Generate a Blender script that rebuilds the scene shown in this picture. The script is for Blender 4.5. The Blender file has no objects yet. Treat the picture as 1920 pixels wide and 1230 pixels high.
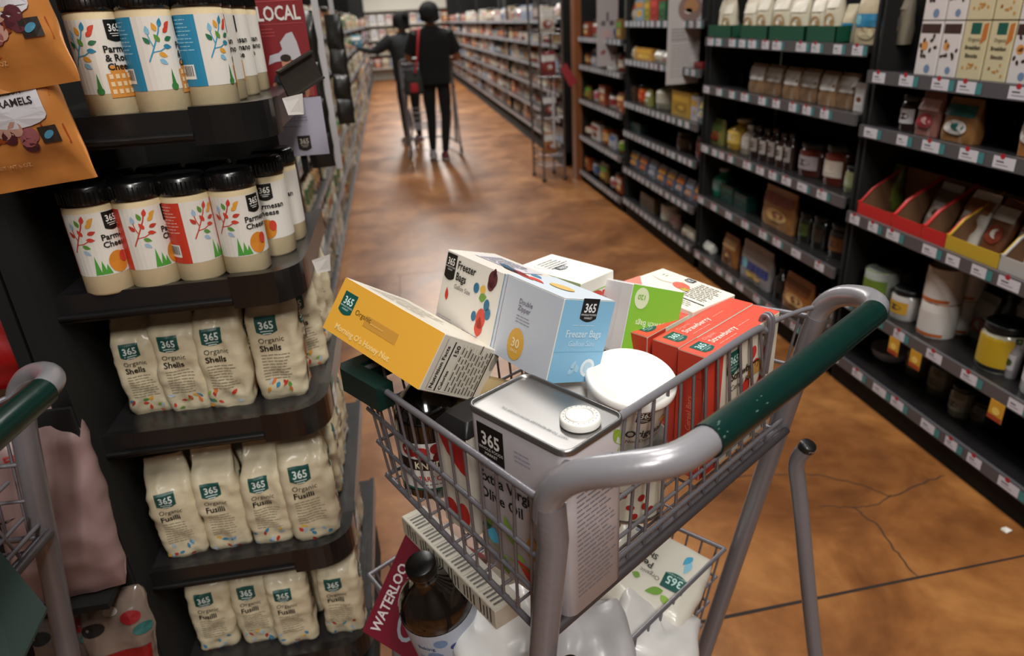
import bpy, math, random
from mathutils import Vector, Matrix, noise
from math import pi, sin, cos, radians as R_
SC = bpy.context.scene
COL = SC.collection

# ---------------------------------------------------------------- camera, world, lights, exposure
CAM_R = ((0.985,-0.116,0.130),(-0.166,-0.396,0.903),(-0.053,-0.911,-0.410))   # replaced just below by the exact rotation
CAM_H = 1.42
def cam_axes():
    f = 1305.; d = Vector((169., 2900.)).normalized(); pitch = math.atan(586/1305.)
    a = f/math.tan(pitch); dn = Vector((d.x*a, d.y*a, f)).normalized()
    hz = Vector((-d.x*586, -d.y*586, f)).normalized(); rt = dn.cross(hz)
    yaw = R_(8.2)
    return (rt*cos(yaw)+hz*sin(yaw), hz*cos(yaw)-rt*sin(yaw), -dn)
XA, YA, ZA = cam_axes()
CR = Matrix((XA, YA, ZA))                     # world = CR @ (right, down, forward)
cam_d = bpy.data.cameras.new('camera'); cam = bpy.data.objects.new('camera', cam_d); COL.objects.link(cam)
cr = CR.copy(); m4 = Matrix.Identity(4)
for i in range(3):
    m4[i][0] = cr[i][0]; m4[i][1] = -cr[i][1]; m4[i][2] = -cr[i][2]
m4[2][3] = CAM_H
cam.matrix_world = m4
cam_d.sensor_fit = 'HORIZONTAL'; cam_d.sensor_width = 36; cam_d.lens = 1305/1920*36
cam_d.clip_start = .02; cam_d.clip_end = 100
cam_d.dof.use_dof = True; cam_d.dof.focus_distance = .92; cam_d.dof.aperture_fstop = 4.2
SC.camera = cam
def ray(px, py): return (CR @ Vector((px-960, py-615, 1305.))).normalized()
def atz(px, py, z): r = ray(px, py); return Vector((0,0,CAM_H)) + r*((z-CAM_H)/r.z)
def atx(px, py, x): r = ray(px, py); return Vector((0,0,CAM_H)) + r*(x/r.x)
def aty(px, py, y): r = ray(px, py); return Vector((0,0,CAM_H)) + r*(y/r.y)

w = bpy.data.worlds.new('world'); SC.world = w; w.use_nodes = True
w.node_tree.nodes['Background'].inputs[0].default_value = (.9,.93,1,1); w.node_tree.nodes['Background'].inputs[1].default_value = .05
SC.view_settings.view_transform = 'Standard'; SC.view_settings.look = 'None'
SC.view_settings.gamma = 1; SC.view_settings.use_curve_mapping = False
SC.view_settings.exposure = 0.0
def area(name, loc, sx, sy, power, col=(1,.965,.91), rot=(0,0,0), spread=pi):
    l = bpy.data.lights.new(name, 'AREA'); l.shape = 'RECTANGLE'; l.size = sx; l.size_y = sy; l.energy = power; l.color = col; l.spread = spread
    o = bpy.data.objects.new(name, l); COL.objects.link(o); o.location = loc; o.rotation_euler = rot; return o
LAMPS = [(-.05,-2.1,95),(.62,-.5,54),(.62,1.15,35),(.62,3.2,42),(.62,5.8,60),(.6,8.6,85),(.6,11.4,120),(.6,14.4,150),(.6,17.6,170)]
for i,(x,y,p) in enumerate(LAMPS):
    area('aisle_lamp', (x,y,3.36), .5, 1.1, p)

# ---------------------------------------------------------------- materials
def lin(c): return tuple((v/12.92 if v<=.04045 else ((v+.055)/1.055)**2.4) for v in c)
def hexc(h): return lin((int(h[0:2],16)/255, int(h[2:4],16)/255, int(h[4:6],16)/255))
MATS = {}
def M(h, rough=.5, metal=0., bump=0., bscale=60., coat=0., trans=0., mott=0., mscale=20., em=0.):
    key = (h,rough,metal,bump,bscale,coat,trans,mott,mscale,em)
    if key in MATS: return MATS[key]
    m = bpy.data.materials.new('paint_'+h); m.use_nodes = True; nt = m.node_tree; b = nt.nodes['Principled BSDF']
    c = hexc(h); b.inputs['Base Color'].default_value = (*c,1); b.inputs['Roughness'].default_value = rough; b.inputs['Metallic'].default_value = metal
    if coat: b.inputs['Coat Weight'].default_value = coat; b.inputs['Coat Roughness'].default_value = .12
    if trans: b.inputs['Transmission Weight'].default_value = trans; b.inputs['IOR'].default_value = 1.4
    if em: b.inputs['Emission Color'].default_value = (*c,1); b.inputs['Emission Strength'].default_value = em
    tc = nt.nodes.new('ShaderNodeTexCoord')
    if bump:
        n = nt.nodes.new('ShaderNodeTexNoise'); n.inputs['Scale'].default_value = bscale; n.inputs['Detail'].default_value = 3
        nt.links.new(tc.outputs['Object'], n.inputs['Vector'])
        bp = nt.nodes.new('ShaderNodeBump'); bp.inputs['Strength'].default_value = bump; bp.inputs['Distance'].default_value = .004
        nt.links.new(n.outputs['Fac'], bp.inputs['Height']); nt.links.new(bp.outputs['Normal'], b.inputs['Normal'])
    if mott:
        n = nt.nodes.new('ShaderNodeTexNoise'); n.inputs['Scale'].default_value = mscale; n.inputs['Detail'].default_value = 4
        nt.links.new(tc.outputs['Object'], n.inputs['Vector'])
        mx = nt.nodes.new('ShaderNodeMix'); mx.data_type = 'RGBA'
        mx.inputs[6].default_value = (*[v*(1-mott) for v in c],1); mx.inputs[7].default_value = (*[min(1,v*(1+mott)) for v in c],1)
        nt.links.new(n.outputs['Fac'], mx.inputs[0]); nt.links.new(mx.outputs[2], b.inputs['Base Color'])
    MATS[key] = m; return m
INK = {}
def ink(h):                       # printed colour
    return M(h, .42)
STEEL = M('7b797f', .33, .25, .12, 120., .25)
WIRE = M('78757b', .36, .4, .15, 150.)
BLACKP = M('0c0c0d', .5, 0, .1, 200., .3)
BLACKM = M('040404', .85)
GREENP = M('03241f', .33, 0, .12, 70., .15, 0, .25, 30.)
RAIL = M('5a585c', .3, .2, .1, 50.)

# ---------------------------------------------------------------- mesh builder
class MB:
    def __init__(s): s.v=[]; s.f=[]; s.mi=[]; s.sm=[]; s.mats=[]
    def mid(s, m):
        if m not in s.mats: s.mats.append(m)
        return s.mats.index(m)
    def add(s, vs, fs, m, smooth=False):
        k = len(s.v); i = s.mid(m); s.v += [tuple(p) for p in vs]
        for f in fs: s.f.append([k+a for a in f]); s.mi.append(i); s.sm.append(smooth)
    def box(s, c, d, m, T=None):
        x,y,z = [a/2 for a in d]; c = Vector(c)
        vs = [c+Vector((sx*x,sy*y,sz*z)) for sx in (-1,1) for sy in (-1,1) for sz in (-1,1)]
        if T: vs = [T@p for p in vs]
        s.add(vs, [(0,1,3,2),(4,6,7,5),(0,4,5,1),(2,3,7,6),(0,2,6,4),(1,5,7,3)], m)
    def prism(s, pts, z0, z1, m, T=None):
        n = len(pts); vs = [Vector((p[0],p[1],z0)) for p in pts]+[Vector((p[0],p[1],z1)) for p in pts]
        if T: vs = [T@p for p in vs]
        s.add(vs, [list(range(n))[::-1], list(range(n,2*n))]+[(i,(i+1)%n,n+(i+1)%n,n+i) for i in range(n)], m)
    def tube(s, pts, r, m, n=8, cap=True):
        pts = [Vector(p) for p in pts]; rs = r if isinstance(r,(list,tuple)) else [r]*len(pts)
        vs=[]; up=None
        for i,p in enumerate(pts):
            t = ((pts[min(i+1,len(pts)-1)]-p).normalized() + (p-pts[max(i-1,0)]).normalized())
            t = t.normalized() if t.length>1e-9 else Vector((0,0,1))
            if up is None:
                up = Vector((0,0,1)) if abs(t.z)<.9 else Vector((1,0,0))
            a = (up - t*up.dot(t)).normalized(); b = t.cross(a); up = a
            for k in range(n): an = 2*pi*k/n; vs.append(p + (a*cos(an)+b*sin(an))*rs[i])
        fs=[]
        for i in range(len(pts)-1):
            for k in range(n): fs.append((i*n+k,i*n+(k+1)%n,(i+1)*n+(k+1)%n,(i+1)*n+k))
        s.add(vs, fs, m, True)
        if cap:
            L=(len(pts)-1)*n
            s.add(vs[:n]+vs[L:], [list(range(n))[::-1], list(range(n,2*n))], m)
    def lathe(s, prof, m, n=28, T=None, smooth=True):
        vs=[]; fs=[]
        for (r,z) in prof:
            for k in range(n): an=2*pi*k/n; vs.append(Vector((r*cos(an), r*sin(an), z)))
        for i in range(len(prof)-1):
            for k in range(n): fs.append((i*n+k,i*n+(k+1)%n,(i+1)*n+(k+1)%n,(i+1)*n+k))
        if T: vs=[T@p for p in vs]
        s.add(vs, fs, m, smooth)
    def build(s, name, parent=None):
        me = bpy.data.meshes.new(name); me.from_pydata(s.v, [], s.f)
        for m in s.mats: me.materials.append(m)
        me.polygons.foreach_set('material_index', s.mi); me.polygons.foreach_set('use_smooth', s.sm); me.update()
        o = bpy.data.objects.new(name, me); COL.objects.link(o)
        if parent: o.parent = parent
        return o
def smooth_path(pts, k=6):
    P=[Vector(p) for p in pts]; out=[]
    for i in range(len(P)-1):
        p0=P[max(i-1,0)]; p1=P[i]; p2=P[i+1]; p3=P[min(i+2,len(P)-1)]
        for j in range(k):
            t=j/k; out.append(.5*((2*p1)+(p2-p0)*t+(2*p0-5*p1+4*p2-p3)*t*t+(3*p1-p0-3*p2+p3)*t**3))
    out.append(P[-1]); return out
def tag(o, label=None, cat=None, group=None, kind=None):
    if label: o['label']=label
    if cat: o['category']=cat
    if group: o['group']=group
    if kind: o['kind']=kind
    return o
def empty(name, loc=(0,0,0), rz=0., label=None, cat=None, group=None):
    o=bpy.data.objects.new(name,None); COL.objects.link(o); o.location=loc; o.rotation_euler=(0,0,rz); o.empty_display_size=.05
    return tag(o,label,cat,group)
def copy_tree(o, parent=None):
    c=o.copy(); COL.objects.link(c); c.parent=parent
    for ch in [x for x in o.children]: copy_tree(ch,c)
    return c
def place(o, loc, rz=0., label=None, cat=None, group=None, sc=None):
    o.location=loc; o.rotation_euler=(0,0,rz)
    if sc: o.scale=sc if isinstance(sc,(tuple,list)) else (sc,sc,sc)
    return tag(o,label,cat,group)

# ---------------------------------------------------------------- lofted packaging surface with a printing map
class Loft:
    """rows: (z, width, depth, corner radius, dx, dy); the front faces -Y."""
    def __init__(s, rows, circ=False, amp=0., freq=18., seed=0., k=6, m1=1, m3=1):
        s.rows=rows; s.circ=all(abs(r[1]-r[2])<1e-6 and r[3]>=r[1]/2-1e-5 for r in rows); s.amp=amp; s.freq=freq; s.seed=seed; s.k=k; s.m1=m1; s.m3=m3
    def row(s,z):
        r=s.rows
        if z<=r[0][0]: return r[0]
        for a,b in zip(r,r[1:]):
            if z<=b[0]:
                t=(z-a[0])/max(b[0]-a[0],1e-9); return tuple(x+(y-x)*t for x,y in zip(a,b))
        return r[-1]
    def sec(s,w,d,r,a):
        r=max(min(r,w/2,d/2),1e-5); sg=1 if a>=0 else -1; t=abs(a)
        L1=w/2-r; q=pi*r/2; L3=d-2*r
        if t<=L1: x,y,nx,ny=t,-d/2,0,-1
        elif t<=L1+q: an=(t-L1)/r; x,y,nx,ny=w/2-r+r*sin(an),-d/2+r-r*cos(an),sin(an),-cos(an)
        elif t<=L1+q+L3: u=t-L1-q; x,y,nx,ny=w/2,-d/2+r+u,1,0
        elif t<=L1+2*q+L3: an=(t-L1-q-L3)/r; x,y,nx,ny=w/2-r+r*cos(an),d/2-r+r*sin(an),cos(an),sin(an)
        else: u=t-L1-2*q-L3; x,y,nx,ny=max(w/2-r-u,0),d/2,0,1
        return x*sg,y,nx*sg,ny
    def pt(s,a,z,off=0.,rw=None):
        rw=rw or s.row(z); _,w,d,r,ox,oy=rw
        x,y,nx,ny=s.sec(w,d,r,a)
        dis=0.
        if s.amp:
            p=Vector((x*s.freq+s.seed*7.3,y*s.freq+s.seed*3.1,z*s.freq*.9+s.seed))
            dis=s.amp*(noise.noise(p)+.5*noise.noise(p*2.3)) 
            f=1-abs(2*noise.noise(p*1.3+Vector((9,4,2))))
            dis+=s.amp*.8*(f-.6)
        return Vector((x+ox+nx*(off+dis), y+oy+ny*(off+dis), z))
    def params(s,rw):
        _,w,d,r,_,_=rw; r=max(min(r,w/2,d/2),1e-5)
        L1=w/2-r; q=pi*r/2; L3=d-2*r; h=[]
        def seg(a,l,n): return [a+l*i/n for i in range(n)]
        c=s.circ; h+=(seg(0,L1,s.m1) if not c else [])+seg(L1,q,s.k)+(seg(L1+q,L3,s.m3) if not c else [])+seg(L1+q+L3,q,s.k)+(seg(L1+2*q+L3,L1,s.m1) if not c else [])
        T=2*L1+2*q+L3
        return h+[T]+[-x for x in h[:0:-1]]
    def body(s,mb,m,nz=None,top=True,bottom=True,z0=None,z1=None,smooth=True,m_of=None):
        zs=[r[0] for r in s.rows]; Z=[]
        for a,b in zip(s.rows,s.rows[1:]):
            n=max(1,int(round((b[0]-a[0])/nz))) if nz else 1
            for i in range(n):
                t=i/n; Z.append(tuple(x+(y-x)*t for x,y in zip(a,b)))
        Z.append(s.rows[-1])
        if z0 is not None: Z=[r for r in Z if z0-1e-6<=r[0]<=z1+1e-6]
        vs=[]; n=0
        for rw in Z:
            pr=s.params(rw); n=len(pr)
            for a in pr: vs.append(s.pt(a,rw[0],0,rw))
        fs=[(i*n+k,i*n+(k+1)%n,(i+1)*n+(k+1)%n,(i+1)*n+k) for i in range(len(Z)-1) for k in range(n)]
        mb.add(vs,fs,m,smooth)
        if bottom: mb.add(vs[:n],[list(range(n))[::-1]],m)
        if top: mb.add(vs[-n:],[list(range(n))],m)
        return s

# ---------------------------------------------------------------- printing
TXT={}
def text_geo(s, bold):
    key=(s,bold)
    if key in TXT: return TXT[key]
    cu=bpy.data.curves.new('t','FONT'); cu.body=s; cu.size=1; cu.resolution_u=2; cu.offset=.022 if bold else 0.
    ob=bpy.data.objects.new('t',cu); COL.objects.link(ob)
    dg=bpy.context.evaluated_depsgraph_get(); me=bpy.data.meshes.new_from_object(ob.evaluated_get(dg))
    vs=[(v.co.x,v.co.y) for v in me.vertices]; fs=[list(p.vertices) for p in me.polygons]
    wd=max([v[0] for v in vs],default=0)
    bpy.data.objects.remove(ob); bpy.data.curves.remove(cu); bpy.data.meshes.remove(me)
    TXT[key]=(vs,fs,wd); return TXT[key]
class Pr:
    def __init__(s): s.it=[]; s.L=0
    def _a(s,vs,fs,c,dl=0): s.it.append((vs,fs,c,s.L+dl)); return s
    def nxt(s): s.L+=1; return s
    def rect(s,x0,y0,x1,y1,c,st=.007):
        nx=max(1,int(math.ceil((x1-x0)/st))); ny=max(1,int(math.ceil((y1-y0)/(st*1.5))))
        vs=[(x0+(x1-x0)*i/nx,y0+(y1-y0)*j/ny) for j in range(ny+1) for i in range(nx+1)]
        fs=[(j*(nx+1)+i,j*(nx+1)+i+1,(j+1)*(nx+1)+i+1,(j+1)*(nx+1)+i) for j in range(ny) for i in range(nx)]
        return s._a(vs,fs,c)
    def poly(s,pts,c): return s._a(list(pts),[list(range(len(pts)))],c)
    def ell(s,cx,cy,rx,ry,c,an=0.,n=16):
        vs=[(cx,cy)]+[(cx+rx*cos(t)*cos(an)-ry*sin(t)*sin(an), cy+rx*cos(t)*sin(an)+ry*sin(t)*cos(an)) for t in [2*pi*i/n for i in range(n)]]
        return s._a(vs,[(0,1+i,1+(i+1)%n) for i in range(n)],c)
    def leaf(s,cx,cy,L,W,an,c):
        n=7; up=[];dn=[]
        for i in range(n+1):
            t=i/n; x=(t-.5)*L; y=W/2*sin(pi*t**.8); up.append((x,y)); dn.append((x,-y))
        pts=up+dn[-2:0:-1]; a=R_(an)
        return s.poly([(cx+x*cos(a)-y*sin(a),cy+x*sin(a)+y*cos(a)) for x,y in pts],c)
    def stroke(s,pts,w,c):
        vs=[];P=[Vector(p) for p in pts]
        for i,p in enumerate(P):
            t=(P[min(i+1,len(P)-1)]-P[max(i-1,0)]).normalized(); n_=Vector((-t.y,t.x))*w/2
            vs+= [tuple(p+n_),tuple(p-n_)]
        return s._a(vs,[(2*i,2*i+1,2*i+3,2*i+2) for i in range(len(P)-1)],c)
    def text(s,t,x,y,size,c,al='l',bold=False,an=0.,sx=1.):
        vs,fs,wd=text_geo(t,bold); dx={'l':0,'c':-wd/2,'r':-wd}[al]; a=R_(an)
        o=[]
        for (vx,vy) in vs:
            X=(vx+dx)*size*sx; Y=vy*size; o.append((x+X*cos(a)-Y*sin(a),y+X*sin(a)+Y*cos(a)))
        return s._a(o,fs,c,1)
    def lines(s,x,y,w,n,dy,c,h=.25,seed=1,al='l'):
        rr=random.Random(seed)
        for i in range(n):
            xx=x; e=w*rr.uniform(.75,1)
            while xx<x+e-1e-6:
                l=min(rr.uniform(.006,.016)*max(w/.06,.5),x+e-xx); s.rect(xx,y-i*dy-dy*h,xx+l*.86,y-i*dy+dy*h*.3,c,st=.02); xx+=l
        return s
    def badge(s,cx,cy,w,bg='10110f',fg='e8e6e0',small=True,h=1.15,flip=False):
        H=w*h; y0=cy-H/2; y1=cy+H/2; vs=[]
        for j in range(8):
            for i in range(11):
                t=i/10; yb=y0+.14*w-.16*w*sin(pi*t); vs.append((cx-w/2+w*t,yb+(y1-yb)*j/7))
        s._a(vs,[(j*11+i,j*11+i+1,(j+1)*11+i+1,(j+1)*11+i) for j in range(7) for i in range(10)],bg)
        s.text('365',cx,y1-.62*w,w*.56,fg,'c',True,0,.86)
        if small:
            s.text('WHOLE FOODS',cx,y1-.78*w,w*.13,fg,'c'); s.text('MARKET',cx,y1-.93*w,w*.13,fg,'c')
        else:
            s.L+=1; s.rect(cx-w*.3,y1-.76*w,cx+w*.3,y1-.72*w,fg); s.rect(cx-w*.2,y1-.88*w,cx+w*.2,y1-.84*w,fg); s.L-=1
        return s
    def leaves(s,cx,cy,sc,cols,seed=3,n=9,spread=1.):
        rr=random.Random(seed)
        for i in range(n):
            a=rr.uniform(0,360); s.leaf(cx+rr.uniform(-1,1)*sc*spread,cy+rr.uniform(-.8,.8)*sc,sc*rr.uniform(.4,.6),sc*rr.uniform(.2,.3),a,cols[i%len(cols)])
        return s
    def tree(s,cx,cy,sc,stem,cols,seed=2):
        s.stroke([(cx-.45*sc,cy-.95*sc),(cx-.2*sc,cy-.5*sc),(cx,cy-.1*sc),(cx+.3*sc,cy+.5*sc),(cx+.42*sc,cy+.9*sc)],.07*sc,stem)
        s.stroke([(cx-.2*sc,cy-.5*sc),(cx+.2*sc,cy-.45*sc),(cx+.5*sc,cy-.3*sc)],.05*sc,stem)
        s.stroke([(cx-.1*sc,cy-.2*sc),(cx-.2*sc,cy+.1*sc),(cx-.25*sc,cy+.4*sc)],.05*sc,stem)
        L=[(.45,.95,75),(.12,.75,110),(.72,.6,35),(.75,.15,15),(-.25,.6,95),(.15,.2,120),(.62,-.25,-10),(.3,-.65,-25),(.85,.85,40),(-.38,.1,130),(.25,-1.,-35)]
        for i,(x,y,a) in enumerate(L): s.leaf(cx+x*sc,cy+y*sc,.46*sc,.24*sc,a,cols[i%len(cols)])
        return s
    def barcode(s,x0,y0,x1,y1,seed=5):
        s.rect(x0,y0,x1,y1,'e9e7e2'); s.L+=1; rr=random.Random(seed); x=x0+(x1-x0)*.08
        while x<x1-(x1-x0)*.1:
            w_=rr.choice((.02,.04,.06))*(x1-x0); s.rect(x,y0+(y1-y0)*.22,x+w_*.8,y1-(y1-y0)*.08,'15151a',st=.05); x+=w_*1.7
        s.L-=1; return s
    def emit(s,mb,mp,base=.0005,step=.00035,rough=.42,mod=None):
        for vs,fs,c,l in s.it:
            off=base+l*step
            P=[mp(*(mod(*v) if mod else v),off) for v in vs]
            mb.add(P,fs,M(c,rough),False)
        return s
def flipmod(cx,cy): return lambda x,y:(2*cx-x,2*cy-y)

# ---------------------------------------------------------------- box carton with printed faces
class Carton:
    def __init__(s,L,W,H,m,b=.0012,tint=None):
        s.L,s.W,s.H=L,W,H; s.mb=MB()
        lf=Loft([(0,L-2*b,W-2*b,b,0,0),(b,L,W,b,0,0),(H-b,L,W,b,0,0),(H,L-2*b,W-2*b,b,0,0)],k=2)
        lf.body(s.mb,m,smooth=False)
        for i,v in enumerate(s.mb.v): s.mb.v[i]=(v[0]+L/2,v[1]+W/2,v[2])
    def face(s,f):
        L,W,H=s.L,s.W,s.H
        return {'front':lambda x,y,o:Vector((x,-o,y)),'back':lambda x,y,o:Vector((L-x,W+o,y)),
                'right':lambda x,y,o:Vector((L+o,x,y)),'left':lambda x,y,o:Vector((-o,W-x,y)),
                'top':lambda x,y,o:Vector((x,y,H+o))}[f]
    def pr(s,f,p,mod=None): p.emit(s.mb,s.face(f),mod=mod); return s
    def build(s,name,o,ax,ay,az,**k):
        ob=s.mb.build(name); ax=Vector(ax).normalized(); az=Vector(az); ay=az.cross(ax).normalized(); az=ax.cross(ay)
        m=Matrix((ax,ay,az)).transposed().to_4x4(); m.translation=Vector(o); ob.matrix_world=m
        return tag(ob,**k)
# ================================================================= the room
def floor_mat():
    m=bpy.data.materials.new('stained_concrete'); m.use_nodes=True; nt=m.node_tree; b=nt.nodes['Principled BSDF']; N=nt.nodes.new; Lk=nt.links.new
    tc=N('ShaderNodeTexCoord')
    n1=N('ShaderNodeTexNoise'); n1.inputs['Scale'].default_value=2.2; n1.inputs['Detail'].default_value=6; n1.inputs['Roughness'].default_value=.62; n1.inputs['Distortion'].default_value=.6
    n2=N('ShaderNodeTexNoise'); n2.inputs['Scale'].default_value=14; n2.inputs['Detail'].default_value=5
    n3=N('ShaderNodeTexNoise'); n3.inputs['Scale'].default_value=.7; n3.inputs['Detail'].default_value=2
    for n in (n1,n2,n3): Lk(tc.outputs['Object'],n.inputs['Vector'])
    cr_=N('ShaderNodeValToRGB'); e=cr_.color_ramp.elements
    e[0].position=.3; e[0].color=(*hexc('6b4020'),1); e[1].position=.72; e[1].color=(*hexc('b57d45'),1)
    x=cr_.color_ramp.elements.new(.5); x.color=(*hexc('8f5b2f'),1)
    Lk(n1.outputs['Fac'],cr_.inputs['Fac'])
    mx=N('ShaderNodeMix'); mx.data_type='RGBA'; mx.blend_type='MULTIPLY'; mx.inputs[0].default_value=.55
    c2=N('ShaderNodeValToRGB'); c2.color_ramp.elements[0].position=.3; c2.color_ramp.elements[0].color=(.55,.5,.47,1); c2.color_ramp.elements[1].position=.65; c2.color_ramp.elements[1].color=(1,1,1,1)
    Lk(n2.outputs['Fac'],c2.inputs['Fac']); Lk(cr_.outputs['Color'],mx.inputs[6]); Lk(c2.outputs['Color'],mx.inputs[7])
    mx2=N('ShaderNodeMix'); mx2.data_type='RGBA'; mx2.blend_type='MULTIPLY'; mx2.inputs[0].default_value=.5
    c3=N('ShaderNodeValToRGB'); c3.color_ramp.elements[0].position=.35; c3.color_ramp.elements[0].color=(.6,.55,.5,1); c3.color_ramp.elements[1].position=.6
    Lk(n3.outputs['Fac'],c3.inputs['Fac']); Lk(mx.outputs[2],mx2.inputs[6]); Lk(c3.outputs['Color'],mx2.inputs[7]); Lk(mx2.outputs[2],b.inputs['Base Color'])
    rr=N('ShaderNodeMapRange'); rr.inputs[3].default_value=.26; rr.inputs[4].default_value=.46; Lk(n1.outputs['Fac'],rr.inputs[0]); Lk(rr.outputs[0],b.inputs['Roughness'])
    bp=N('ShaderNodeBump'); bp.inputs['Strength'].default_value=.12; bp.inputs['Distance'].default_value=.003; Lk(n2.outputs['Fac'],bp.inputs['Height']); Lk(bp.outputs['Normal'],b.inputs['Normal'])
    return m
def struct(name,c,d,m):
    b=MB(); b.box(c,d,m); o=b.build(name); o['kind']='structure'; return o
FL=struct('floor',(.3,8.5,-.05),(7,25,.1),floor_mat())
WM=M('55504a',.8,0,.1,20.)
struct('ceiling',(.3,8.5,3.85),(7,25,.1),M('2a2725',.9,0,.1,20.))
struct('wall_left',(-2.75,8.5,1.9),(.1,25,3.9),WM); struct('wall_right',(3.65,8.5,1.9),(.1,25,3.9),WM)
struct('wall_back',(.3,20.95,1.9),(7,.1,3.9),M('cfc7b8',.8,0,.1,20.)); struct('wall_front',(.3,-3.95,1.9),(7,.1,3.9),WM)
def floor_line(name,pts,wd,m):
    b=MB(); P=[Vector((x,y,0)) for x,y in pts]; vs=[]
    for i,p in enumerate(P):
        t=(P[min(i+1,len(P)-1)]-P[max(i-1,0)]).normalized(); n_=Vector((-t.y,t.x,0))*wd/2*(1 if 0<i<len(P)-1 else .5)
        vs+=[p+n_+Vector((0,0,.0006)),p-n_+Vector((0,0,.0006))]
    b.add(vs,[(2*i,2*i+1,2*i+3,2*i+2) for i in range(len(P)-1)],m); return b.build(name,FL)
GR=M('1c120c',.8)
CK=M('33200f',.8)
floor_line('saw_cut',[(-.44,1.19),(.66,1.213),(1.62,1.24)],.011,GR)
floor_line('saw_cut',[(-.43,4.14),(1.62,4.0)],.007,CK)
floor_line('saw_cut',[(-.085,4.1),(-.095,3.3)],.006,CK)
def wob(pts,k=7,a=.006,s=1):
    rr=random.Random(s); return [(p.x+rr.uniform(-a,a),p.y+rr.uniform(-a,a)) for p in smooth_path([(x,y,0) for x,y in pts],k)]
floor_line('crack',wob([(.95,1.75),(1.14,1.72),(1.23,1.69),(1.32,1.615),(1.36,1.56),(1.38,1.545),(1.47,1.57),(1.6,1.60)],6,.004,2),.005,CK)
floor_line('crack',wob([(1.38,1.545),(1.30,1.52),(1.23,1.527),(1.14,1.55)],6,.004,5),.004,CK)
floor_line('crack',wob([(1.237,1.527),(1.25,1.43),(1.235,1.34),(1.225,1.238)],6,.006,3),.005,CK)
# paper scrap on the floor by the right shelf
b=MB(); b.add([(-.012,-.008,.001),(.012,-.01,.003),(.014,.009,.001),(-.01,.01,.006)],[(0,1,2,3)],M('d8d4cc',.7)); b.add([(-.012,-.008,.0005),(.012,-.01,.0005),(.014,.009,.0005),(-.01,.01,.0005)],[(3,2,1,0)],M('d8d4cc',.7))
place(b.build('paper_scrap'),(1.585,1.335,.0005),.3,'tiny white scrap of paper on the floor at the foot of the right shelving','scrap')

# ceiling lamps (out of frame) that carry the area lights
for i,(x,y,p) in enumerate(LAMPS):
    e=empty('ceiling_lamp',(x,y,3.4),0,'long ceiling light fitting hung over the aisle','lamp','ceiling lamps over the aisle')
    b=MB(); b.box((0,0,.04),(.56,1.16,.06),M('d0cdc8',.5)); b.build('housing',e)
    b=MB(); b.tube([(0,-.45,.07),(0,-.45,.4)],.006,STEEL); b.build('hanger',e); b=MB(); b.tube([(0,.45,.07),(0,.45,.4)],.006,STEEL); b.build('hanger',e)

# ================================================================= shelving runs
def rail_prints(y0,y1,h,rr,step,dense,red=True):
    p=Pr(); y=y0+rr.uniform(.02,.06)
    while y<y1-.07:
        w_=rr.uniform(.05,.075) if dense<2 else rr.uniform(.04,.06)
        p.L=0; p.rect(y,h*.10,y+w_,h*.9,'c9c6cf',.05)
        p.L=1
        if rr.random()<.75: p.rect(y+w_,h*.12,y+w_+.022,h*.86,'3f7d80',.05)
        if red and rr.random()<.7: p.ell(y+w_*.4,h*.92,.009,.008,'a3222c',0,8)
        p.rect(y+w_*.15,h*.3,y+w_*.7,h*.36,'8a8890',.05); p.rect(y+w_*.15,h*.5,y+w_*.5,h*.6,'55535a',.05)
        y+=w_+.025+rr.uniform(0,step)
    return p
def shelf_run(x,dirx,y0,y1,levels,label,depth=.42,seed=1,dense=1,top=2.05,railh=.04,kick=.1,group=None,red=True,step=.09):
    """shelving whose front edge stands at x; the shelves run along Y"""
    rr=random.Random(seed); e=empty('gondola_shelving',(x,(y0+y1)/2,0),0,label,'shelving',group); L=y1-y0
    b=MB(); b.box((dirx*(depth+.01),0,top/2),(.02,L,top),BLACKM); b.build('back_panel',e)
    b=MB(); b.box((dirx*(depth/2+.01),0,kick/2),(depth-.02,L,kick),BLACKM); b.build('kick_base',e)
    for s in (-1,1): b=MB(); b.box((dirx*depth*.5,s*(L/2-.006),top/2),(depth-.04,.012,top),BLACKM); b.build('side_panel',e)
    for i,z in enumerate(levels):
        b=MB(); b.box((dirx*depth/2,0,z-.0125),(depth,L-.03,.025),M('1a191a',.35,0,.1,30.)); sh=b.build('shelf',e)
        b=MB(); b.box((-dirx*.006,0,z-railh/2+.004),(.012,L-.012,railh),RAIL)
        pr=rail_prints(-L/2,L/2,railh,rr,step,dense,red)
        if dirx>0: mp=lambda a,c,o:Vector((-.0122-o,-a,z-railh+.004+c))
        else: mp=lambda a,c,o:Vector((.0122+o,a,z-railh+.004+c))
        pr.emit(b,mp); b.build('price_rail',sh)
    return e
B1=[1.18,1.0,.69,.37,.13]; B2=[1.26,1.03,.73,.45,.13]; B3=[1.34,1.10,.82,.62,.36,.13]; B4=[1.22,1.0,.72,.41,.1]
RX=1.62
shelf_run(RX,1,.75,2.30,B1,'black shelving bay nearest the camera on the right, with jars and tilted display trays',.42,11)
shelf_run(RX,1,2.32,3.64,B2,'black shelving bay with white bags in green trays on its top shelf',.42,12)
shelf_run(RX,1,3.68,4.98,B3,'black shelving bay behind the long hanging recipe sign',.42,13,2,step=.03,red=False)
shelf_run(RX,1,5.02,6.24,B4,'narrow looking black shelving bay just before the wooden column',.42,14,2,step=.03,red=False)
b=MB(); b.box((.09,0,1.3),(.18,.14,2.6),M('7a451f',.45,0,.2,8.,0,0,.3,3.)); 
place(b.build('wooden_column'),(1.585,6.32,0),0,'brown wooden column at the end of the right shelving','column')
far=[]
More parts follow.
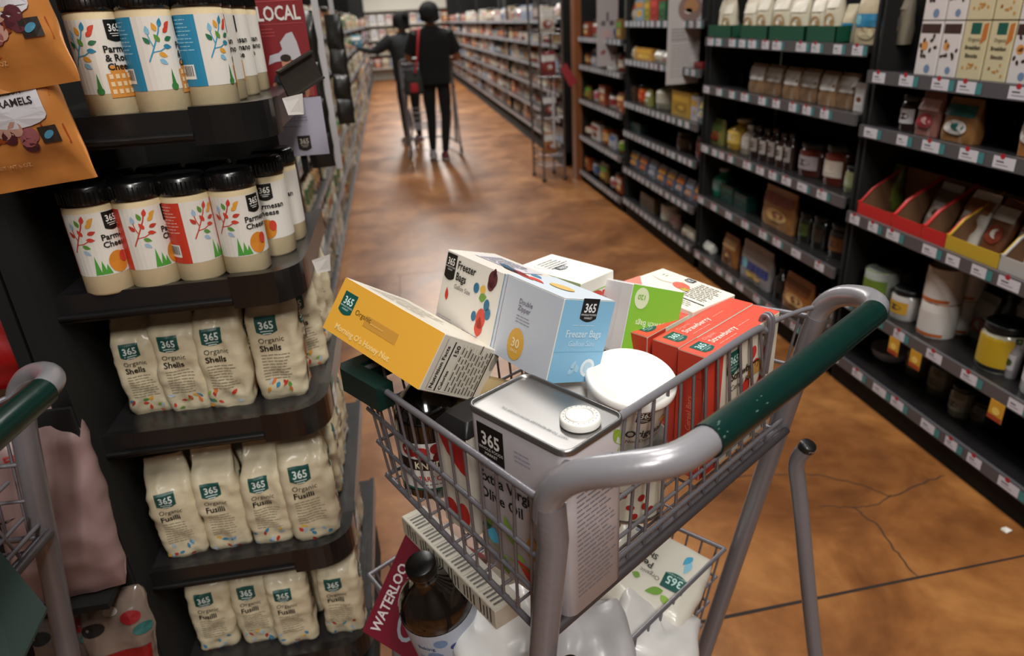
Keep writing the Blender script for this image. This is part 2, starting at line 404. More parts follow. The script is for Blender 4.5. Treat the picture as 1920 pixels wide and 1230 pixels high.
for i,(a,c) in enumerate(((6.9,10.1),(10.1,13.3),(13.3,16.5),(16.5,19.7))):
    shelf_run(RX-.02,1,a,c,[1.36,1.14,.92,.7,.46,.22],'%s stretch of the right shelving run beyond the wooden column'%['nearest','second','third','farthest'][i],.42,20+i,2,step=.04,kick=.13)
LL=[1.36,1.12,.86,.6,.36,.13]
for i,(a,c) in enumerate(((1.78,4.2),(4.2,7.4),(7.4,11.0),(11.0,15.0),(15.0,19.4))):
    shelf_run(-.44,-1,a,c,LL,'%s stretch of the left shelving run beside the aisle'%['nearest','second','middle','fourth','farthest'][i],.42,30+i,1,step=.1,railh=.03,kick=.06)

# ================================================================= dark end display on the left
EZ=[1.317,1.059,.805,.506,.24]; EB=[1.51,1.51,1.6,1.66,1.68]
def band(mb,path,z0,z1,th,m):
    P=[Vector((x,y,0)) for x,y in path]; n=len(P); out=[];inn=[]
    for i,p in enumerate(P):
        t=(P[min(i+1,n-1)]-P[max(i-1,0)]).normalized(); nn=Vector((t.y,-t.x,0)); out.append(p); inn.append(p-nn*th)
    vs=[]
    for q,z in ((out,z0),(out,z1),(inn,z1),(inn,z0)): vs+=[Vector((a.x,a.y,z)) for a in q]
    fs=[]
    for k in range(4):
        k2=(k+1)%4; fs+=[(k*n+i,k*n+i+1,k2*n+i+1,k2*n+i) for i in range(n-1)]
    fs+=[(0,n,2*n,3*n),(n-1,4*n-1,3*n-1,2*n-1)]
    mb.add(vs,fs,m,False)
ED=empty('end_display',(-.36,1.4,0),0,'black end-of-aisle display with five shelves of cheese jars and pasta bags','display shelving')
def epart(mb,name,parent=ED):
    o=mb.build(name); 
    o.parent=parent; o.matrix_parent_inverse=Matrix.Translation((.36,-1.4,0)) ; return o
b=MB(); b.box((-.405,1.70,.95),(.33,.03,1.9),BLACKM); epart(b,'back_panel')
b=MB(); b.box((-.565,1.36,.95),(.03,.62,1.9),BLACKM); epart(b,'side_panel')
b=MB(); b.box((-.37,1.4,.05),(.36,.5,.1),BLACKM); epart(b,'base')
SHM=M('262425',.32,0,.15,40.,.2); CAPM=M('111112',.3,0,.05,50.,.35)
for i,z in enumerate(EZ):
    yb=EB[i]; b=MB(); b.prism([(-.55,1.115),(-.24,1.115),(-.212,1.128),(-.192,1.15),(-.19,1.17),(-.19,yb),(-.55,yb)],z-.02,z,SHM); sh=epart(b,'shelf')
    b=MB(); band(b,[(-.55,1.10),(-.29,1.10)],z-.042,z+.004,.014,M('1b1a1b',.3,0,.05,50.,.3)); b.tube([(-.55,1.098,z-.032),(-.29,1.098,z-.032)],.006,CAPM); epart(b,'front_rail',ED)
    b=MB(); arc=[(-.29,1.097),(-.262,1.096),(-.245,1.097)]+[(-.245+.066*sin(t*pi/16),1.163-.066*cos(t*pi/16)) for t in range(1,9)]+[(-.178,1.19)]
    band(b,arc,z-.046,z+.008,.02,CAPM); epart(b,'corner_cap')
    b=MB(); band(b,[(-.178,1.19),(-.178,yb)],z-.04,z+.006,.012,SHM)
    p=Pr(); 
    if i>=2: p.rect(.012,-.052,.05,.006,'dfe2e4',.1); p.L=1; p.rect(.012,-.012,.05,.006,'1c6a5a',.1); p.rect(.018,-.03,.036,-.027,'777777',.1); p.L=1; p.rect(.018,-.038,.040,-.036,'777777',.1)
    p.emit(b,lambda x,y,o:Vector((-.1775+o,1.185+x,z+y))); epart(b,'side_rail')
# paper corners sticking out of the two upper shelves
for k,(x,y,z) in enumerate(((-.168,1.165,1.322),(-.168,1.17,1.058))):
    b=MB(); q=[(0,0,0),(.03,.012,.004),(.026,.02,-.028),(.004,.006,-.026)]; b.add(q,[(0,1,2,3)],M('e4e2de',.6)); b.add([(a,c+.0008,d) for a,c,d in q],[(3,2,1,0)],M('e4e2de',.6))
    o=epart(b,'paper_tag'); o.location=(x+.0,y,z); o['label']='white paper corner poking out'
b=MB(); b.box((0,0,0),(.075,.004,.045),M('6a625c',.25,.8)); b.box((0,-.004,.022),(.075,.01,.003),M('6a625c',.25,.8)); b.box((0,-.004,-.022),(.075,.01,.003),M('6a625c',.25,.8))
o=epart(b,'label_holder'); o.location=(-.145,1.24,1.35); o.rotation_euler=(0,-.35,.75)
# ================================================================= packaging on the end display
NEARC=['c8402e','2f7fa0','5c8f3a','d99a34','a8332c','8fae4a','b7c3cf','d9743a']
def jar_print(kind,near=True):
    p=Pr(); pan='c63a26' if kind=='red' else '2b86ad'
    H0,H1=.032,.128
    p.rect(-.112,H0,.112,H1,'ddd8d0'); p.L=1
    p.rect(-.085,H0,-.036,H1,pan,.006)
    p.L=2; p.barcode(-.076,.042,-.05,.062)
    p.lines(-.08,.122,.038,9,.005,'e7a99c' if kind=='red' else '8cc4dc',.22,3)
    p.L=2; p.tree(-.012,.095,.026,'c0412f' if kind=='red' else '3a93b8',(['c8402e','5c8f3a','d99a34','b9392c','9bb4cc','c8402e'] if kind=='red' else ['2f7fa0','d99a34','c8402e','2a6b4a','7fb4cf','5c8f3a']))
    p.badge(.039,.113,.024,small=False)
    if kind=='red': tx=['Parmesan','Cheese']; 
    else: tx=['Parmesan','& Romano','Cheese']
    for i,t in enumerate(tx): p.text(t,.018,.0855-i*.0115,.0125,'1a1a1a','l',True)
    if kind=='red':
        for x,h in ((.002,.03),(.010,.022),(.016,.016)): p.poly([(x-.004,.034),(x+.005,.034),(x,.034+h)],'4c9a3a')
        p.ell(.033,.05,.014,.017,'d0822a'); p.L=3; p.ell(.042,.056,.006,.009,'c8402e')
    else:
        p.poly([(-.002,.033),(.006,.033),(.002,.06)],'3c7a3c'); p.ell(.002,.036,.005,.005,'3c7a3c')
        p.rect(.014,.026,.05,.058,'cf8a3c'); p.rect(.02,.058,.04,.068,'cf8a3c'); p.L=3
        for i in range(4):
            for j in range(3): p.rect(.017+i*.008,.031+j*.01,.022+i*.008,.037+j*.01,'e4c9a0')
    return p
GLASSC=M('d3c09a',.78,0,.06,250.,.0,0,.08,60.); CAPB=M('0a0a0b',.3,0,.1,120.,.3)
def make_jar(kind):
    e=empty('cheese_jar')
    lf=Loft([(0,.066,.066,.033,0,0),(.004,.073,.073,.0365,0,0),(.134,.073,.073,.0365,0,0),(.140,.068,.068,.034,0,0)],k=10)
    b=MB(); lf.body(b,GLASSC); b.build('container',e)
    b=MB(); jar_print(kind).emit(b,lambda x,y,o:lf.pt(x,y,o),.0004); b.build('label',e)
    b=MB(); pr=[(.0,.166),(.033,.166),(.036,.163),(.037,.145),(.037,.138),(.034,.138)]
    b.lathe(pr[::-1],CAPB,36)
    for i in range(36): a=2*pi*i/36; b.box((cos(a)*.0368,sin(a)*.0368,.15),(.0016,.0016,.018),CAPB,None)
    b.build('cap',e); return e
jr=make_jar('red'); jb=make_jar('blue'); used={}
def putjar(src,x,y,z,rz,label,group=None):
    if src.name not in used: o=src; used[src.name]=1
    else: o=copy_tree(src)
    return place(o,(x,y,z),rz,label,'jar',group)
z2=EZ[1]; s2='on the second shelf'
for x,y,rz,l in ((-.472,1.128,.0,'leftmost red and white cheese jar '+s2),(-.405,1.138,.45,'cheese jar second from the left '+s2+', red stripe with barcode edge'),
    (-.338,1.148,.95,'cheese jar whose red back panel and barcode face out '+s2),(-.268,1.158,-.05,'rightmost front red cheese jar, full badge showing, '+s2)):
    putjar(jr,x,y,z2,rz,l)
putjar(jr,-.236,1.245,z2,-.9,'cheese jar behind the rightmost front jar '+s2); putjar(jr,-.226,1.325,z2,-1.0,'rearmost visible cheese jar at the right end '+s2)
for i in range(3): putjar(jr,-.47+i*.076,1.235+.006*i,z2,.3*i,'red cheese jar standing in the second row behind the four front jars','second row of red cheese jars')
z1=EZ[0]; s1='on the top shelf'
for x,y,rz,l in ((-.40,1.145,-.1,'leftmost blue cheese jar, partly behind the orange pouch, '+s1),(-.332,1.145,.75,'middle blue and white cheese jar '+s1),(-.268,1.172,1.1,'blue cheese jar with barcode facing out '+s1)):
    putjar(jb,x,y,z1,rz,l)
for i,(x,y) in enumerate(((-.222,1.262),(-.214,1.342),(-.21,1.422))): putjar(jb,x-.05,y,z1,-.75,['nearest','middle','farthest'][i]+' of the three blue cheese jars receding along the right side of the top shelf')
for i in range(2): putjar(jb,-.40+.08*i,1.235,z1,.3,'blue cheese jar in the second row of the top shelf','second row of blue cheese jars')

BAGM=M('cfc2a4',.5,0,.9,26.,.15,0,.08,14.)
def bag_print(name,seed,leafcol):
    p=Pr(); rr=random.Random(seed)
    for cx in (-.006,.079):
        p.L=0; p.badge(cx-.002,.139,.034,'124c46','d6dfdc',small=False,h=.9)
        p.text('Organic',cx-.019,.109,.0128,'3a352c','l'); p.text(name,cx-.019,.0935,.0155,'17140f','l',True)
        p.L=0
    p.lines(-.025,.086,.05,9,.0055,'6d6552',.16,seed)
    p.poly([(.06,.02),(.071,.022),(.073,.09),(.066,.085),(.058,.05)],'a0602f'); p.poly([(.085,.03),(.1,.04),(.098,.08),(.088,.07)],'b0713c')
    p.leaves(-.004,.02,.024,leafcol,seed,9,1.2); p.leaves(.08,.02,.012,leafcol,seed+4,5,1.)
    return p
def make_bag(name,seed):
    rr=random.Random(seed); q=rr.uniform; w0=.084; d0=.056; lean=q(-.004,.004)
    rows=[(0,w0*.86,d0*.8,.01,0,0),(.008,w0*.95,d0*.95,.012,0,0),(.05,w0*1.0,d0*1.05,.015,lean*.4,0),(.11,w0*1.02,d0*1.06,.016,lean,0),(.15,w0*.99,d0*.98,.015,lean,.001),
          (.166,w0*.95,d0*.8,.012,lean*1.4,.005),(.182,w0*.9,d0*.42,.008,lean*1.6,.012),(.194,w0*.86,d0*.2,.003,lean*2,.016+q(0,.006)),(.208,w0*.84,.006,.002,lean*2,.018+q(0,.008))]
    lf=Loft(rows,amp=.0040,freq=24.,seed=seed,k=4,m1=9,m3=7); b=MB(); lf.body(b,BAGM,nz=.0045)
    bag_print(name,seed,NEARC if name=='Shells' else ['3c7fa6','9fb9c9','b5382c','d9b04a','5d94b4','a9b9c9']).emit(b,lambda x,y,o:lf.pt(x,y,o),.0012,.0004)
    return b.build('pasta_bag')
def putbag(name,seed,x,y,z,rz,label,sc=1.,group=None,src=None,tilt=0.):
    o=src.copy() if src else make_bag(name,seed)
    if src: COL.objects.link(o)
    place(o,(x,y,z),rz,label,'pasta bag',group,sc); o.rotation_euler[0]=tilt
    return o
A3=atz; 
ordn=['leftmost','second from left','third from left','rightmost']
B3P=[(285,778,3,.10),(360,772,4,.02),(437,765,5,-.05),(535,748,6,-.02)]
srcs=[]
for i,(px,py,sd,rz) in enumerate(B3P):
    v=atz(px,py,EZ[2]); srcs.append(putbag('Shells',sd,v.x,v.y+.03,EZ[2],rz,'%s cream bag of shell pasta at the front of the third shelf'%ordn[i],[.9,.96,1.,1.06][i]))
for i,(px,py,sd,rz) in enumerate([(350,1046,13,.12),(435,1030,14,.05),(515,1020,15,.0),(595,1010,16,.1)]):
    v=atz(px,py,EZ[3]); srcs.append(putbag('Fusilli',sd,v.x,v.y+.03,EZ[3],rz,'%s cream bag of fusilli at the front of the fourth shelf'%ordn[i],[.98,1.,1.,1.12][i]))
for i,(px,py,sd,rz) in enumerate([(412,1220,23,.1),(492,1207,24,.02),(560,1210,25,.05),(650,1190,26,-.05)]):
    v=atz(px,py,EZ[4]); srcs.append(putbag('Fusilli',sd,v.x,v.y+.03,EZ[4],rz,'%s cream bag of fusilli at the front of the lowest visible shelf'%ordn[i],1.))
# bags standing behind, in the second rows and along the right side
for k,(lev,nm) in enumerate(((2,'third'),(3,'fourth'),(4,'lowest visible'))):
    for i in range(3):
        s=srcs[k*4+i]; putbag('',0,s.location.x+.008,s.location.y+.075,EZ[lev],.06,'cream pasta bag in the second row of the %s shelf, behind the front bags'%nm,1.0,'second row pasta bags on the %s shelf'%nm,s)
    for j in range(3):
        y=1.30+.105*j; s=srcs[k*4+3]
        o=putbag('',0,-.232,y,EZ[lev],pi/2 if k else .5,'%s cream pasta bag along the right side of the %s shelf'%(['nearest','middle','farthest'][j],nm),1.,None,srcs[k*4+(j%3)])

# orange caramel pouches hanging on a peg at the upper left
def pouch_mesh(name,w,h,d,m,pr=None,seed=1,amp=.004,crimp=.03,nz=.01,rows=None):
    rows=rows or [(0,w,.003,.001,0,0),(h*.08,w,.25*d,.01,0,0),(h*.25,w,.85*d,.02,0,0),(h*.5,w*.99,d,.02,0,0),(h*.75,w*.99,.8*d,.02,0,0),(h-crimp,w,.2*d,.006,0,0),(h-crimp*.6,w,.003,.001,0,0),(h,w,.003,.001,0,0)]
    lf=Loft(rows,amp=amp,freq=14.,seed=seed,k=4,m1=8,m3=2); b=MB(); lf.body(b,m,nz=nz)
    if pr: pr.emit(b,lambda x,y,o:lf.pt(x,y,o),.0012,.0004)
    return b.build(name)
def caramel_print(s):
    p=Pr(); w=.17
    p.poly([(-.084,.02),(.084,.05),(.084,.075),(.02,.062),(-.03,.085),(-.084,.07)],'a2481f'); p.poly([(-.084,.1),(.084,.11),(.084,.2),(-.084,.2)],'b06a30')
    p.L=1; p.poly([(-.07,.082),(-.05,.075),(.02,.078),(.055,.088),(.058,.12),(.03,.15),(-.05,.15),(-.075,.11)],'cfae74')
    for i in range(7): p.poly([(-.065+i*.02,.06),(-.055+i*.02,.064),(-.058+i*.02,.082)],'7c3319')
    _n=len(p.it)
    p.L=2
    rr=random.Random(s)
    for i in range(9): p.ell(-.01+rr.uniform(-.04,.04),.108+rr.uniform(-.014,.014),.0095,.0095,['5c2a33','8a4f52','4a2028','b58a7c'][i%4],0,12)
    p.rect(-.03,.128,.045,.185,'c9c8ce'); p.ell(.0075,.128,.0375,.012,'c9c8ce'); p.L=3
    p.text('SEA SALT',.008,.168,.012,'2a211f','c',True); p.text('CHESTNUT STYLE' if s==2 else 'BOURBON',.008,.156,.008,'2a211f','c'); p.text('CARAMELS',.008,.143,.012,'2a211f','c',True)
    p.it=p.it[:_n]+[([(x+.028,y-.038) for x,y in v],f_,c_,l_) for v,f_,c_,l_ in p.it[_n:]]
    p.L=2; p.rect(.055,.055,.076,.076,'2b2320'); p.L=3; p.ell(.0655,.0655,.007,.004,'4a8aa8',.6); p.text('NET WT 6 OZ',-.02,.03,.007,'e4b98a')
    p.L=2; p.ell(-.062,.04,.022,.016,'7c2f1a'); p.stroke([(-.062,.03),(-.066,.012)],.004,'5a2412'); p.stroke([(-.055,.03),(-.05,.012)],.003,'5a2412')
    return p
OM=M('b87638',.42,0,.3,30.,.3)
for i,(x,y,z,rx,rz,l) in enumerate(((-.470,.985,1.365,.0,.12,'upper orange caramel pouch hanging at the top left of the photo'),(-.492,1.02,1.243,.05,-.05,'lower orange caramel pouch hanging just beneath the upper one'))):
    o=pouch_mesh('caramel_pouch',.176,.215,.045,OM,caramel_print(2-i),seed=3+i*4,amp=.0045,nz=.008)
    o.location=(x,y,z); o.rotation_euler=(rx,-.10,rz); tag(o,l,'pouch')
b=MB(); b.box((-.60,1.07,.85),(.02,.02,1.7),BLACKM); _pr=b.build('peg_rack')
b=MB(); b.tube([(-.60,1.07,1.58),(-.49,.95,1.58),(-.49,.94,1.6)],.003,STEEL); b.build('peg',_pr); b=MB(); b.tube([(-.60,1.07,1.50),(-.49,1.0,1.50)],.003,STEEL); b.build('peg',_pr)
tag(_pr,'thin metal pegs on a black post that carry the orange pouches','peg rack')

# LOCAL sign standing out from the display
e=empty('local_sign',(-.2,1.535,1.31),-.03,'red and grey shelf sign reading LOCAL with a portrait, beside the top jars','sign')
b=MB(); b.box((0,0,.075),(.098,.003,.19),M('7e1219',.5)); p=Pr()
p.text('LOCAL',0,.125,.036,'d9d3cf','c',True,0,.72); p.rect(-.04,.158,.04,.1595,'b34a4c'); p.rect(-.044,.118,.044,.119,'b34a4c'); p.lines(-.038,.11,.03,3,.006,'b34a4c',.2)
p.poly([(-.035,.045),(-.03,.062),(-.012,.066),(-.004,.072),(-.006,.085),(.008,.1),(.02,.103),(.026,.085),(.03,.06),(.034,.045),(.03,.04),(.012,.052),(-.02,.05)],'b9b4ba')
p.L=2; p.rect(-.045,-.018,.045,.0,'8a3a34'); p.ell(0,.012,.03,.026,'20262a'); p.rect(-.026,-.015,.026,.012,'20262a'); p.ell(-.029,-.004,.007,.016,'a8735a'); p.ell(.029,-.004,.007,.016,'a8735a'); p.ell(0,.046,.0095,.013,'b98468'); p.L=3; p.ell(0,.056,.0105,.007,'2b1d16'); p.text('Local',0,.008,.009,'9fa6ab','c')
p.emit(b,lambda x,y,o:Vector((x,-.0016-o,y))); b.build('red_board',e)
b=MB(); b.box((.006,0,-.078),(.098,.003,.115),M('a9a4b4',.55)); p=Pr(); p.lines(-.02,-.052,.05,3,.006,'7d7888',.2); p.badge(.008,-.11,.026,'2a2422','bdb4a6',small=False); p.lines(-.03,-.075,.05,1,.006,'7d7888',.2)
p.emit(b,lambda x,y,o:Vector((x,-.0016-o,y))); b.build('grey_board',e)
b=MB(); b.box((0,.012,-.0),(.012,.012,.34),BLACKM); b.build('clip',e)
# ================================================================= the shopping cart
TH=R_(34.5); CO=Vector((.107,.551,0)); CU=Vector((cos(TH),sin(TH),0)); CV=Vector((-sin(TH),cos(TH),0))
def W(u,v,z): return CO+CU*u+CV*v+Vector((0,0,z))
def lerp(a,b,t): return Vector(a)+(Vector(b)-Vector(a))*t
def wires(mb,A0,A1,B0,B1,n,r=.0021,skip=0):
    """n rods between the segment A0-A1 and the segment B0-B1"""
    for i in range(n):
        t=(i+.5)/n; mb.tube([lerp(A0,A1,t),lerp(B0,B1,t)],r,WIRE,6,False)
def build_cart():
    c=empty('shopping_cart',CO,TH,'grey wire two-tier shopping cart with dark green handle, heaped with groceries','shopping cart')
    pv=lambda z:(.985-z)*.17
    pl=lambda z:(.985-z)*.13-.010
    # frame posts
    for s,u in ((0,0.),(1,.6)):
        q=pl if s==0 else pv; b=MB(); b.tube([(u,q(.10),.10),(u,q(.5),.5),(u,q(.93),.93),(u,.0,.975)],.0165,STEEL,16); b.build('post',c)
        sg=1 if s==0 else -1
        b=MB(); P=[(u,.004,.955),(u,-.004,.99),(u+sg*.008,-.03,1.018),(u+sg*.03,-.07,1.034),(u+sg*.065,-.1,1.04),(u+sg*.115,-.106,1.04)]
        b.tube(smooth_path(P,5),.0158,M('8b898e',.3,.2,.08,90.,.3),16); b.build('handle_arm',c)
        b=MB(); uu=.014 if s==0 else .606
        b.tube(smooth_path([(uu,-.012,.742),(uu,.004,.70),(uu+.004,-.01,.62),(uu+.012,-.08,.27),(uu+.02,-.13,.075)],5),.0135,STEEL,14); lg=b.build('rear_leg',c)
        b=MB(); b.lathe([(.0,.0),(.0125,.0),(.014,-.004),(.014,-.012)],BLACKP,20,Matrix.Translation((uu,-.012,.7455))@Matrix.Rotation(.35,4,'X')); b.build('end_cap',lg)
    # grip
    b=MB(); b.tube([(.110,-.106,1.04),(.3,-.108,1.04),(.508,-.106,1.04)],.0178,GREENP,22); g=b.build('handle_grip',c); g['label']='dark green plastic grip'
    rr=random.Random(4)
    b=MB()
    for i in range(12):
        u=.11+rr.random()*.012 if i<8 else .15+rr.random()*.05; a=rr.uniform(.5,1.6); 
        b.box((u,-.107-.0178*cos(a),1.04+.0178*sin(a)),(rr.uniform(.001,.005),.001,.0008),M('3f5f56',.5))
    o=b.build('scuff_mark',g)
    # upper basket
    T={'FL':(.025,.389,.98),'FR':(.505,.389,.975),'RL':(.0,.012,.972),'RR':(.6,.012,.972)}
    Bt={'FL':(.040,.378,.803),'FR':(.498,.378,.803),'RL':(.012,.036,.762),'RR':(.588,.036,.762)}
    b=MB()
    for sd in 'LR':
        b.tube([T['R'+sd],T['F'+sd]],.0045,WIRE,10)
        for t,r in ((.34,.0034),(.66,.0028)): b.tube([lerp(T['R'+sd],Bt['R'+sd],t+.12*(1-t)),lerp(T['F'+sd],Bt['F'+sd],t)],r,WIRE,8)
        b.tube([Bt['R'+sd],Bt['F'+sd]],.0042,WIRE,8); wires(b,T['R'+sd],T['F'+sd],Bt['R'+sd],Bt['F'+sd],13)
    b.tube([T['FL'],T['FR']],.0045,WIRE,10); b.tube([Bt['FL'],Bt['FR']],.004,WIRE,8)
    for t in (.34,.66): b.tube([lerp(T['FL'],Bt['FL'],t),lerp(T['FR'],Bt['FR'],t)],.003,WIRE,8)
    wires(b,T['FL'],T['FR'],Bt['FL'],Bt['FR'],18)
    # floor of the basket
    for i in range(11): t=(i+.5)/11; b.tube([lerp(Bt['RL'],Bt['FL'],t),lerp(Bt['RR'],Bt['FR'],t)],.0021,WIRE,6,False)
    for i in range(9): t=(i+.5)/9; b.tube([lerp(Bt['RL'],Bt['RR'],t),lerp(Bt['FL'],Bt['FR'],t)],.0021,WIRE,6,False)
    b.tube([Bt['RL'],Bt['RR']],.0042,WIRE,8)
    b.build('upper_basket',c)
    # small end rods and hooks that carry the gate
    for sg,u0 in ((1,0.),(-1,.6)):
        b=MB(); b.tube(smooth_path([(u0,.004,.93),(u0,.0,.975),(u0+sg*.010,.004,.992),(u0+sg*.05,.02,.990),(u0+sg*.082,.031,.986)],5),.0038,WIRE,8)
        for k in range(2):
            uu=u0+sg*(.084+.009*k); b.tube(smooth_path([(uu,.033,.90),(uu,.030,.975),(uu,.034,.996),(uu,.044,.994),(uu,.045,.975),(uu,.04,.965)],5),.0034,WIRE,8)
        b.build('gate_hook',c)
    # rear gate
    b=MB(); g0=(.092,.036,.982); g1=(.512,.036,.982)
    b.tube(smooth_path([(.085,.036,.972),(.105,.036,.978),(.13,.036,.986),(.30,.036,.986),(.47,.036,.986),(.495,.036,.978),(.515,.036,.972)],4),.0056,STEEL,12)
    A0,A1=(.05,.030,.775),(.55,.030,.775)
    n=14
    for i in range(n):
        t=(i+.5)/n; b.tube([lerp((.02,.036,.983) if 0 else (.095,.036,.983),(.505,.036,.983),t),lerp((.045,.032,.768),(.555,.032,.768),t)],.0023,WIRE,6,False)
    for z,r in ((.872,.0032),(.81,.0028)): b.tube([(.03,.034,z),(.57,.034,z)],r,WIRE,8)
    b.tube([(.01,.022,.766),(.59,.022,.766)],.0065,M('5b5558',.4,.6,.1,80.),10)
    b.tube([(.01,.030,.785),(.59,.030,.785)],.0035,WIRE,8)
    b.build('rear_gate',c)
    for u0,sg in ((.018,1),):
        b=MB(); b.prism([(u0-sg*.014,.31),(u0+sg*.012,.31),(u0+sg*.012,.388),(u0+sg*.085,.388),(u0+sg*.085,.412),(u0-sg*.004,.412),(u0-sg*.014,.398)][::(1 if sg>0 else -1)],.955,.990,M('042520',.4,0,.1,40.,.2)); o=b.build('corner_guard',c); o['label']='dark green plastic corner guard'
    # lower basket
    T={'FL':(.07,.555,.47),'FR':(.53,.555,.47),'RL':(.022,.105,.47),'RR':(.578,.105,.47)}
    Bt={'FL':(.10,.54,.30),'FR':(.50,.54,.30),'RL':(.05,.125,.28),'RR':(.55,.125,.28)}
    b=MB(); 
    for a,d in (('FL','FR'),('FR','RR'),('RR','RL'),('RL','FL')):
        b.tube([T[a],T[d]],.0042,WIRE,8); b.tube([Bt[a],Bt[d]],.0038,WIRE,8)
        for t in (.35,.68): b.tube([lerp(T[a],Bt[a],t),lerp(T[d],Bt[d],t)],.0028,WIRE,8)
        wires(b,T[a],T[d],Bt[a],Bt[d],15)
    for i in range(11): t=(i+.5)/11; b.tube([lerp(Bt['RL'],Bt['FL'],t),lerp(Bt['RR'],Bt['FR'],t)],.0021,WIRE,6,False)
    for i in range(11): t=(i+.5)/11; b.tube([lerp(Bt['RL'],Bt['RR'],t),lerp(Bt['FL'],Bt['FR'],t)],.0021,WIRE,6,False)
    b.build('lower_basket',c)
    # chassis
    b=MB(); b.tube(smooth_path([(0,pv(.12),.12),(.02,.3,.11),(.10,.60,.11),(.3,.66,.11),(.50,.60,.11),(.58,.3,.11),(.6,pv(.12),.12)],5),.0125,STEEL,12); b.tube([(.03,-.11,.11),(.0,.15,.12)],.011,STEEL,10); b.tube([(.628,-.11,.11),(.6,.15,.12)],.011,STEEL,10)
    b.tube([(.06,.50,.11),(.09,.53,.30)],.01,STEEL,10); b.tube([(.54,.50,.11),(.51,.53,.30)],.01,STEEL,10); b.build('chassis',c)
    for u,v in ((.016,-.135),(.626,-.135),(.10,.60),(.50,.60)):
        e=empty('caster',(u,v,0)); e.parent=c
        b=MB(); b.lathe([(.0,-.011),(.048,-.011),(.05,-.008),(.05,.008),(.048,.011),(.0,.011)],M('1b1b1c',.6),24,Matrix.Translation((0,0,.05))@Matrix.Rotation(pi/2,4,'Y')); b.build('wheel',e)
        b=MB(); 
        for s in (-1,1): b.box((s*.016,0,.068),(.003,.03,.06),STEEL)
        b.box((0,0,.099),(.036,.034,.004),STEEL); b.tube([(0,0,.1),(0,0,.118)],.008,STEEL,10); b.tube([(-.02,0,.05),(.02,0,.05)],.005,STEEL,8); b.build('fork',e)
    return c
cart=build_cart()
cart2=place(copy_tree(cart),(-.628,.325,-.0),R_(82),'second shopping cart cut off by the lower left edge, its green handle end showing','shopping cart')
cart3=place(copy_tree(cart),(.115,8.16,0),0.,'distant shopping cart pushed along the aisle by the person in black','shopping cart',None,(.93,1,1))
# ================================================================= groceries heaped in the cart
WHT=M('e6e2da',.42,0,.06,40.,.1); CREAM=M('ddd6c2',.45,0,.06,40.,.1)
def lin_ui(p,x0,y0,x1,y1,n,c,seed=1):
    dy=(y1-y0)/n; p.lines(x0,y1-dy*.5,x1-x0,n,dy,c,.22,seed); return p
# freezer bag carton
L,Wd,H=.272,.09,.111
c=Carton(L,Wd,H,M('e3ddd4',.4,0,.05,40.,.15))
p=Pr(); p.rect(.148,.0005,L-.0005,H-.0005,'c3c9d4',.1); p.rect(.1475,.0,.150,H,'9cc4de',.1); p.rect(.155,.0,.1565,H,'a7aec2',.1)
p.L=1
p.badge(.018,.088,.027,'15130f','e6e2dc',True,1.45)
p.text('Freezer',.036,.090,.0165,'1c1815','l',True,0,.92); p.text('Bags',.036,.073,.0165,'1c1815','l',True,0,.92); p.text('Gallon Size',.036,.060,.0095,'3a332f','l')
p.lines(.006,.012,.05,2,.004,'a9a6b4',.2); p.lines(.075,.008,.05,1,.004,'8d8a92',.2)
p.leaf(.020,.047,.020,.009,100,'c63b2b')
p.ell(.091,.075,.0068,.0075,'2b6b8e'); p.ell(.107,.077,.0065,.006,'e0b24a'); p.leaf(.110,.066,.018,.013,20,'6f9a3e'); p.ell(.125,.096,.0105,.0125,'5a222a'); p.ell(.123,.088,.008,.009,'5a222a'); p.ell(.127,.105,.004,.007,'5a222a')
p.ell(.122,.058,.0065,.0085,'22678c'); p.ell(.128,.047,.0065,.0085,'2b6f94'); p.ell(.097,.035,.006,.0075,'22678c'); p.ell(.114,.036,.011,.015,'cf4433'); p.leaf(.113,.024,.03,.019,92,'cf4433')
p.text('Double',.190,.082,.0095,'7b7486','l',True); p.text('Zipper',.190,.073,.0095,'7b7486','l',True); p.lines(.190,.066,.034,3,.004,'8f899b',.25)
p.L=2; p.ell(.2,.028,.017,.022,'dba63c'); p.L=3; p.text('30',.2,.024,.017,'efdcae','c',True); p.text('BAGS',.2,.017,.006,'efdcae','c')
c.pr('front',p)
p=Pr(); p.rect(.0005,.0005,Wd-.0005,H-.0005,'86bfe2',.1); p.L=1; p.badge(.046,.098,.029,'151a1d','e6eaee',True,1.05)
p.lines(.022,.078,.05,1,.004,'bcdcee',.2); p.text('Freezer Bags',.045,.062,.0135,'c9e2f0','c',True,0,.9); p.text('Gallon Size',.045,.050,.0105,'c9e2f0','c',False)
p.rect(.0,.042,Wd,.0428,'7ab4d8',.1); p.ell(.066,.02,.0125,.0125,'e3edf3'); p.L=2; p.ell(.066,.02,.008,.008,'b8d4e6'); p.L=1; p.leaf(.04,.024,.014,.008,70,'a3cfe8'); p.leaf(.046,.02,.014,.008,120,'a3cfe8'); p.leaf(.038,.016,.014,.008,30,'a3cfe8')
c.pr('right',p)
p=Pr(); p.rect(.15,.0005,L-.0005,Wd-.0005,'ccd6e0',.1); p.L=1; p.rect(.03,.03,.14,.075,'d0ccd4',.02); p.L=2; p.lines(.04,.07,.09,8,.005,'4a4a58',.25); 
for i,(x,y,cc,l) in enumerate(((.105,.035,'3d6c90',.05),(.12,.03,'2c2630',.05),(.145,.03,'8a3038',.05),(.16,.026,'c8483a',.05),(.155,.05,'4f86a8',.03),(.18,.03,'c8483a',.04))): p.leaf(x,y,l,.012,-12,cc)
p.L=3; p.ell(.215,.045,.022,.012,'d9b56a')
c.pr('top',p)
